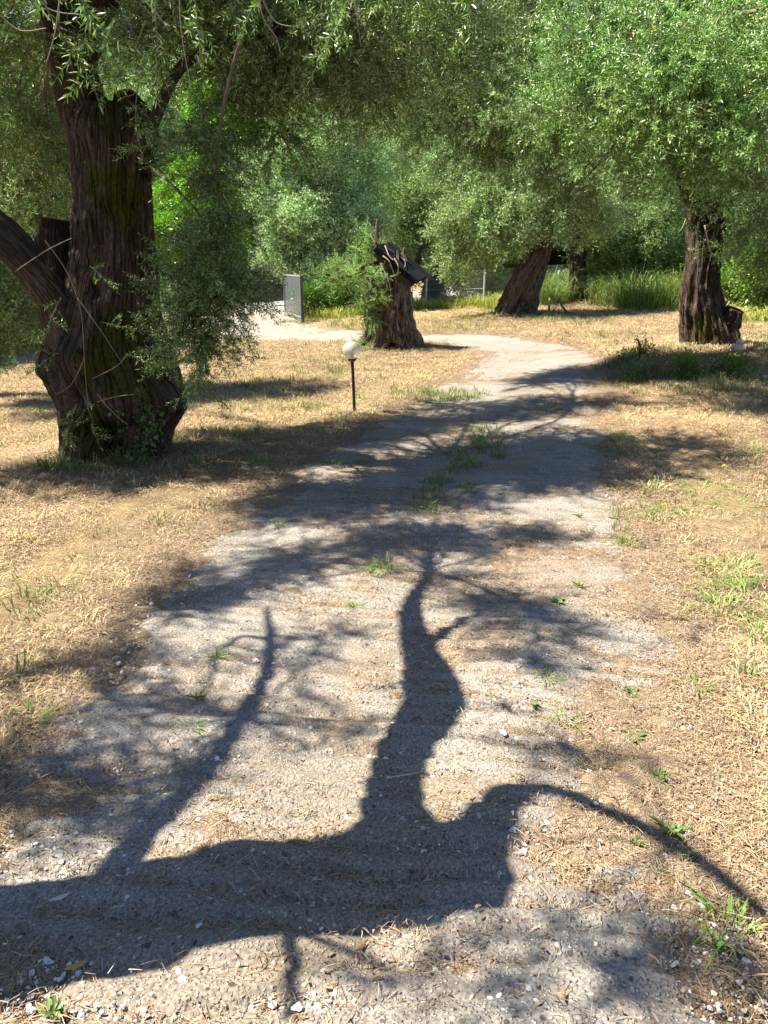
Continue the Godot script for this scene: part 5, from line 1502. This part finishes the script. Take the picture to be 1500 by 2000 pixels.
		tag(m, e[4], "leaf" if e[1] < 0.1 else "straw")
	# pale stones on the mound by the right trunk
	var cairn := thing("stone", "white stone leaning on the mound right of the upright trunk", "stone", Vector3(6.013, -0.106, -13.256))
	for e in [[Vector3(0, 0.07, 0), 0.13, 0], [Vector3(0.02, 0.2, 0.0), 0.09, 1]]:
		var m := MeshInstance3D.new()
		m.name = "stone_block"
		m.mesh = sm[e[2]]
		m.position = e[0]
		m.scale = Vector3(e[1], e[1] * 1.3, e[1])
		var sc: StandardMaterial3D = M.stone.duplicate()
		sc.albedo_color = Color(0.42, 0.4, 0.36).linear_to_srgb()
		sc.vertex_color_use_as_albedo = false
		m.material_override = sc
		cairn.add_child(m, true)
	# small shrub by the right mound
	bush("small dark-leaved shrub at the left foot of the right mound", Vector3(4.538, -0.251, -13.693), Vector3(0.26, 0.28, 0.2), 3, Color(0.7, 0.75, 0.6), 71, 0.55)
	bush("leafy ground bush at the foot of the right upright trunk", Vector3(5.062, -0.284, -11.915), Vector3(0.6, 0.16, 0.25), 5, Color(0.9, 0.95, 0.7), 72, 0.5)
	bush("dark low bush spilling down the left flank of the right mound", Vector3(4.25, -0.349, -11.829), Vector3(0.6, 0.14, 0.3), 4, Color(0.75, 0.85, 0.65), 73, 0.5)
	# hedge growth along the fence
	var hb := [
		[Vector3(7.093, -0.245, -33), Vector3(0.8, 0.6, 0.5), 9, Color(1.0, 1.15, 0.7), "bright low bush seen between the leaning olive and the shaded olive"],
		[Vector3(8.985, -0.064, -31.5), Vector3(1.5, 0.9, 0.8), 22, Color(0.8, 1.0, 0.6), "dense bush on the fence right of the shaded olive"],
		[Vector3(10.221, -0.05, -29.5), Vector3(1.3, 0.8, 0.8), 20, Color(0.7, 0.9, 0.55), "dense bush on the fence left of the upright trunk"],
		[Vector3(12.422, -0.139, -28), Vector3(1.0, 1.2, 0.8), 24, Color(1.3, 1.4, 0.7), "yellow-green bush on the fence right of the upright trunk"],
		[Vector3(11.621, 0.306, -24.5), Vector3(1.0, 1.3, 0.8), 24, Color(0.9, 1.0, 0.65), "tall bush on the fence at the right edge"],
		[Vector3(12.351, 0.864, -33), Vector3(1.6, 1.6, 1.0), 26, Color(1.3, 1.5, 0.7), "bright bush behind the fence left of the upright trunk"],
		[Vector3(2.831, 0.213, -37), Vector3(2.0, 1.1, 0.9), 20, Color(0.6, 0.75, 0.5), "dark thicket behind the chain link fence beside the stump"],
		[Vector3(4.739, 0.593, -35.5), Vector3(1.8, 1.1, 0.9), 20, Color(0.75, 0.9, 0.6), "green thicket behind the chain link fence left of the leaning olive"],
		[Vector3(-1.4, -0.615, -31), Vector3(1.1, 0.5, 0.7), 12, Color(1.1, 1.2, 0.8), "low bush under the silvery olive left of the stump"],
		[Vector3(-2.56, -0.396, -30.6), Vector3(0.7, 0.55, 0.6), 10, Color(1.0, 1.15, 0.8), "low bush right beside the gate"],
		[Vector3(-8.869, 1.066, -52), Vector3(3.0, 1.6, 1.0), 22, Color(1.4, 1.0, 0.5), "rusty dry thicket above the grey wall"],
		[Vector3(-9.984, 2.863, -50), Vector3(3.0, 2.4, 1.5), 30, Color(1.5, 1.9, 0.8), "sunny yellow-green thicket above the street"],
		[Vector3(-11.304, 0.619, -44), Vector3(2.4, 1.6, 1.2), 24, Color(0.9, 1.1, 0.7), "green thicket across the street at left"],
		[Vector3(-11.131, -1.026, -24), Vector3(1.6, 0.9, 0.8), 18, Color(0.9, 1.05, 0.7), "bush on the bank behind the side path at the left edge"],
		[Vector3(-9.757, -1.3, -30), Vector3(1.6, 1.2, 0.9), 18, Color(0.8, 0.95, 0.65), "bush behind the great trunk beside the side path"]]
	var n := 0
	for e in hb:
		var at: Vector3 = e[0]
		at.y = ground_h(at.x, at.z)
		bush(e[4], at, e[1], e[2], e[3], 90 + n, 1.15, "bush_spray", "bushes around the grove")
		n += 1
	# tall grasses
	tuft_field("tall_grass", "tall bright grass growing along the fence behind the leaning olive", tuft(27, 44, 0.4, 1.35, 0.007, 0.9, Color(0.12, 0.21, 0.045), 0.4, 0.5), [[Vector3(6.276, -0.374, -29.716), 0.5, 0.6, 22, 1.0], [Vector3(8.864, -0.335, -28.069), 1.5, 0.9, 55, 0.85], [Vector3(9.466, -0.342, -27.178), 1.6, 0.9, 60, 0.95], [Vector3(10.561, -0.348, -28.255), 1.0, 0.9, 40, 1.1]], 61)
	tuft_field("fence_grass", "yellowish uncut grass at the foot of the chain link fence", tuft(28, 30, 0.2, 0.5, 0.008, 0.7, Color(0.33, 0.36, 0.09), 0.25), [[Vector3(3.062, -0.661, -31.648), 2.6, 0.9, 150, 1.0], [Vector3(4.615, -0.566, -29.798), 1.0, 0.8, 50, 1.0], [Vector3(-1.356, -0.875, -29.914), 1.8, 1.0, 60, 0.9], [Vector3(9.776, -0.304, -21.85), 1.5, 1.2, 50, 0.9]], 62)
	tuft_field("shade_grass", "uncut green grass in the shade of the right mound", tuft(29, 40, 0.1, 0.28, 0.005, 0.9, Color(0.14, 0.18, 0.06), 0.14), [[Vector3(4.098, -0.354, -12.346), 0.6, 0.5, 26, 0.75], [Vector3(4.159, -0.347, -10.72), 0.7, 0.4, 16, 0.65], [Vector3(4.921, -0.305, -11.559), 0.8, 0.5, 18, 0.65], [Vector3(4.055, -0.335, -13.337), 0.4, 0.4, 20, 0.8]], 63)
	tuft_field("verge_grass", "green grass on the verges and round the trunks", tuft(30, 26, 0.05, 0.14, 0.0035, 1.0, Color(0.15, 0.22, 0.06), 0.12), [[Vector3(0.776, -0.545, -11.593), 0.7, 0.5, 60, 1.0], [Vector3(-1.476, -0.656, -11.565), 1.0, 0.7, 60, 1.0], [Vector3(-2.067, -0.575, -9.203), 0.7, 0.6, 40, 1.0], [Vector3(-2.979, -0.485, -7.584), 0.5, 0.3, 40, 1.2], [Vector3(-3.123, -0.956, -28.3), 1.0, 1.2, 40, 1.2], [Vector3(0.608, -0.397, -6.736), 0.18, 0.9, 16, 0.7], [Vector3(1.052, -0.427, -8.101), 0.15, 1.0, 16, 0.8], [Vector3(4.842, -0.499, -24.089), 0.8, 0.6, 30, 1.4], [Vector3(2.573, -0.325, -6.264), 0.7, 0.5, 34, 0.7], [Vector3(2.16, -0.318, -5.579), 0.4, 0.3, 16, 0.7], [Vector3(2.113, -0.273, -4.22), 0.3, 0.4, 34, 0.65], [Vector3(2.543, -0.357, -7.829), 0.25, 0.8, 16, 0.7], [Vector3(1.742, -0.311, -5.106), 0.12, 0.5, 8, 0.6], [Vector3(0.387, -0.38, -6.15), 0.12, 0.7, 22, 0.6], [Vector3(0.757, -0.413, -7.323), 0.14, 0.9, 22, 0.65], [Vector3(1.174, -0.437, -8.626), 0.16, 1.2, 22, 0.7]], 64)
	# fallen branches between the two far trunks
	for e in [[[Vector3(5.876, -0.473, -28.275) + Vector3(0, 0.35, 0), Vector3(5.25, -0.437, -25.199), Vector3(5.119, -0.478, -24.381)], "thin upright stick in the litter right of the leaning olive"], [[Vector3(5.756, -0.435, -26.194) + Vector3(0, 0.4, 0), Vector3(5.706, -0.453, -24.824) + Vector3(0, 0.15, 0), Vector3(6.019, -0.451, -24.793) + Vector3(0, 0.1, 0)], "crooked fallen branch below the shaded olive"]]:
		var mb := MB.new()
		var o := single("fallen_branch", null, M.twig)
		mb.tube(curve(e[0], 6), radii([0.03, 0.04, 0.02], 6), 7, Color(0.13, 0.1, 0.08))
		o.mesh = mb.mesh()
		tag(o, e[1], "branch")

# ---------------------------------------------------------------- the scene
func _ready() -> void:
	var cam := Camera3D.new()
	cam.name = "camera"
	cam.position = Vector3(0, 1.6, 0)
	cam.rotation_degrees = Vector3(-19, 0, 0)
	cam.fov = 67.3
	cam.near = 0.05
	cam.far = 400.0
	cam.current = true
	add_child(cam)
	var we := WorldEnvironment.new()
	we.name = "environment"
	var env := Environment.new()
	env.background_mode = Environment.BG_SKY
	var sky := Sky.new()
	var sm := ProceduralSkyMaterial.new()
	sm.sky_top_color = Color(0.42, 0.54, 0.74)
	sm.sky_horizon_color = Color(0.76, 0.79, 0.82)
	sm.sky_curve = 0.15
	sm.ground_bottom_color = Color(0.3, 0.27, 0.2)
	sm.ground_horizon_color = Color(0.5, 0.5, 0.45)
	sm.sky_energy_multiplier = 0.68
	sky.sky_material = sm
	env.sky = sky
	env.tonemap_mode = Environment.TONE_MAPPER_LINEAR
	env.tonemap_exposure = 3.35
	env.sdfgi_enabled = true
	env.ssao_enabled = true
	env.ssil_enabled = true
	we.environment = env
	add_child(we)
	var sun := DirectionalLight3D.new()
	sun.name = "sun"
	sun.light_energy = 1.6
	sun.light_color = Color(1.0, 0.96, 0.89)
	sun.light_angular_distance = 0.53
	sun.shadow_enabled = true
	var el := deg_to_rad(SUN_EL)
	var az := deg_to_rad(SUN_AZ)
	var to := Vector3(cos(el) * cos(az), -sin(el), -cos(el) * sin(az))
	sun.basis = Basis.looking_at(to, Vector3.UP)
	add_child(sun)

	rng.seed = 1
	nz.noise_type = FastNoiseLite.TYPE_SIMPLEX_SMOOTH
	nz.frequency = 1.0
	nz.fractal_type = FastNoiseLite.FRACTAL_NONE
	nz.seed = 5
	nf.noise_type = FastNoiseLite.TYPE_SIMPLEX_SMOOTH
	nf.frequency = 1.0
	nf.fractal_type = FastNoiseLite.FRACTAL_FBM
	nf.fractal_octaves = 3
	nf.seed = 11
	# track: [x, z, half width] kept as Vector3(x, z, half width)
	road_pts = [Vector3(-0.2, 6, 1.3), Vector3(-0.1, 0, 1.25), Vector3(-0.15, -2.0, 1.2), Vector3(0.15, -4.0, 1.6), Vector3(0.3, -5.5, 1.6), Vector3(0.7, -7.2, 1.5), Vector3(1.3, -9.6, 1.5), Vector3(2.1, -12.0, 1.45), Vector3(2.7, -14.0, 1.3), Vector3(3.15, -16.0, 1.15), Vector3(3.0, -18.2, 1.15), Vector3(2.1, -20.2, 1.15), Vector3(0.3, -21.6, 1.15), Vector3(-2.2, -23.3, 1.5), Vector3(-4.1, -25.6, 2.1), Vector3(-5.4, -29.0, 2.3), Vector3(-6.2, -34.0, 2.3), Vector3(-6.6, -40.0, 2.4)]
	make_textures()
	make_materials()
	var og := Color(0.17, 0.305, 0.065)
	var os := Color(0.5, 0.6, 0.41)
	M.spray_a = spray(1, 0.95, 9, 0.42, 0.024, 0.06, 0.0135, og, os, 0.42, 0.6)
	M.spray_b = spray(2, 0.85, 11, 0.34, 0.024, 0.058, 0.0135, og, os, 0.42, 0.1)
	M.spray_fine = spray(3, 0.85, 7, 0.34, 0.028, 0.068, 0.013, og, os, 0.25, 0.6, true, 5)
	M.spray_far = spray(4, 0.8, 9, 0.34, 0.03, 0.075, 0.019, Color(0.25, 0.385, 0.115), Color(0.56, 0.66, 0.47), 0.5, 0.3)
	M.bush_spray = broad_spray(5)

	build_ground()
	build_track("track", "old ribbed concrete track, dusty and strewn with straw, winding downhill to the gate", road_pts, 0.0, true, 0.0, Color(0.57, 0.54, 0.495))
	build_track("side_path", "pale side path leading off to the left behind the great olive", [Vector3(-22, -14.0, 0.7), Vector3(-16, -17.0, 0.7), Vector3(-10, -19.8, 0.75), Vector3(-6.5, -22.2, 0.8), Vector3(-3.6, -24.4, 0.9)], 0.0, false, 0.03, Color(0.6, 0.56, 0.5))
	build_track("street", "pale street crossing beyond the gate", [Vector3(-40, -37, 2.0), Vector3(-20, -38.5, 2.0), Vector3(-6, -40.2, 1.9), Vector3(10, -41.5, 1.9), Vector3(40, -43, 1.9)], 0.0, false, 0.08, Color(0.66, 0.63, 0.58))
	big_left_tree()
	right_tree()
	mid_trees()
	stump()
	near_tree()
	hillside()
	gate_leaf("open grey gate leaf of upright slats beside the silvery olive", Vector3(-2.95, base_h(-2.95, -28.4), -28.4), Vector3(-3.95, base_h(-3.95, -31.6), -31.6), 1.5, Color(0.13, 0.145, 0.16))
	gate_leaf("sunlit white gate leaf half hidden by hanging leaves left of the track", Vector3(-7.75, base_h(-7.75, -30.6), -30.6), Vector3(-10.2, base_h(-10.2, -32.4), -32.4), 1.5, Color(0.5, 0.51, 0.52))
	fence()
	wall_far()
	lamp()
	plants()
	litter()
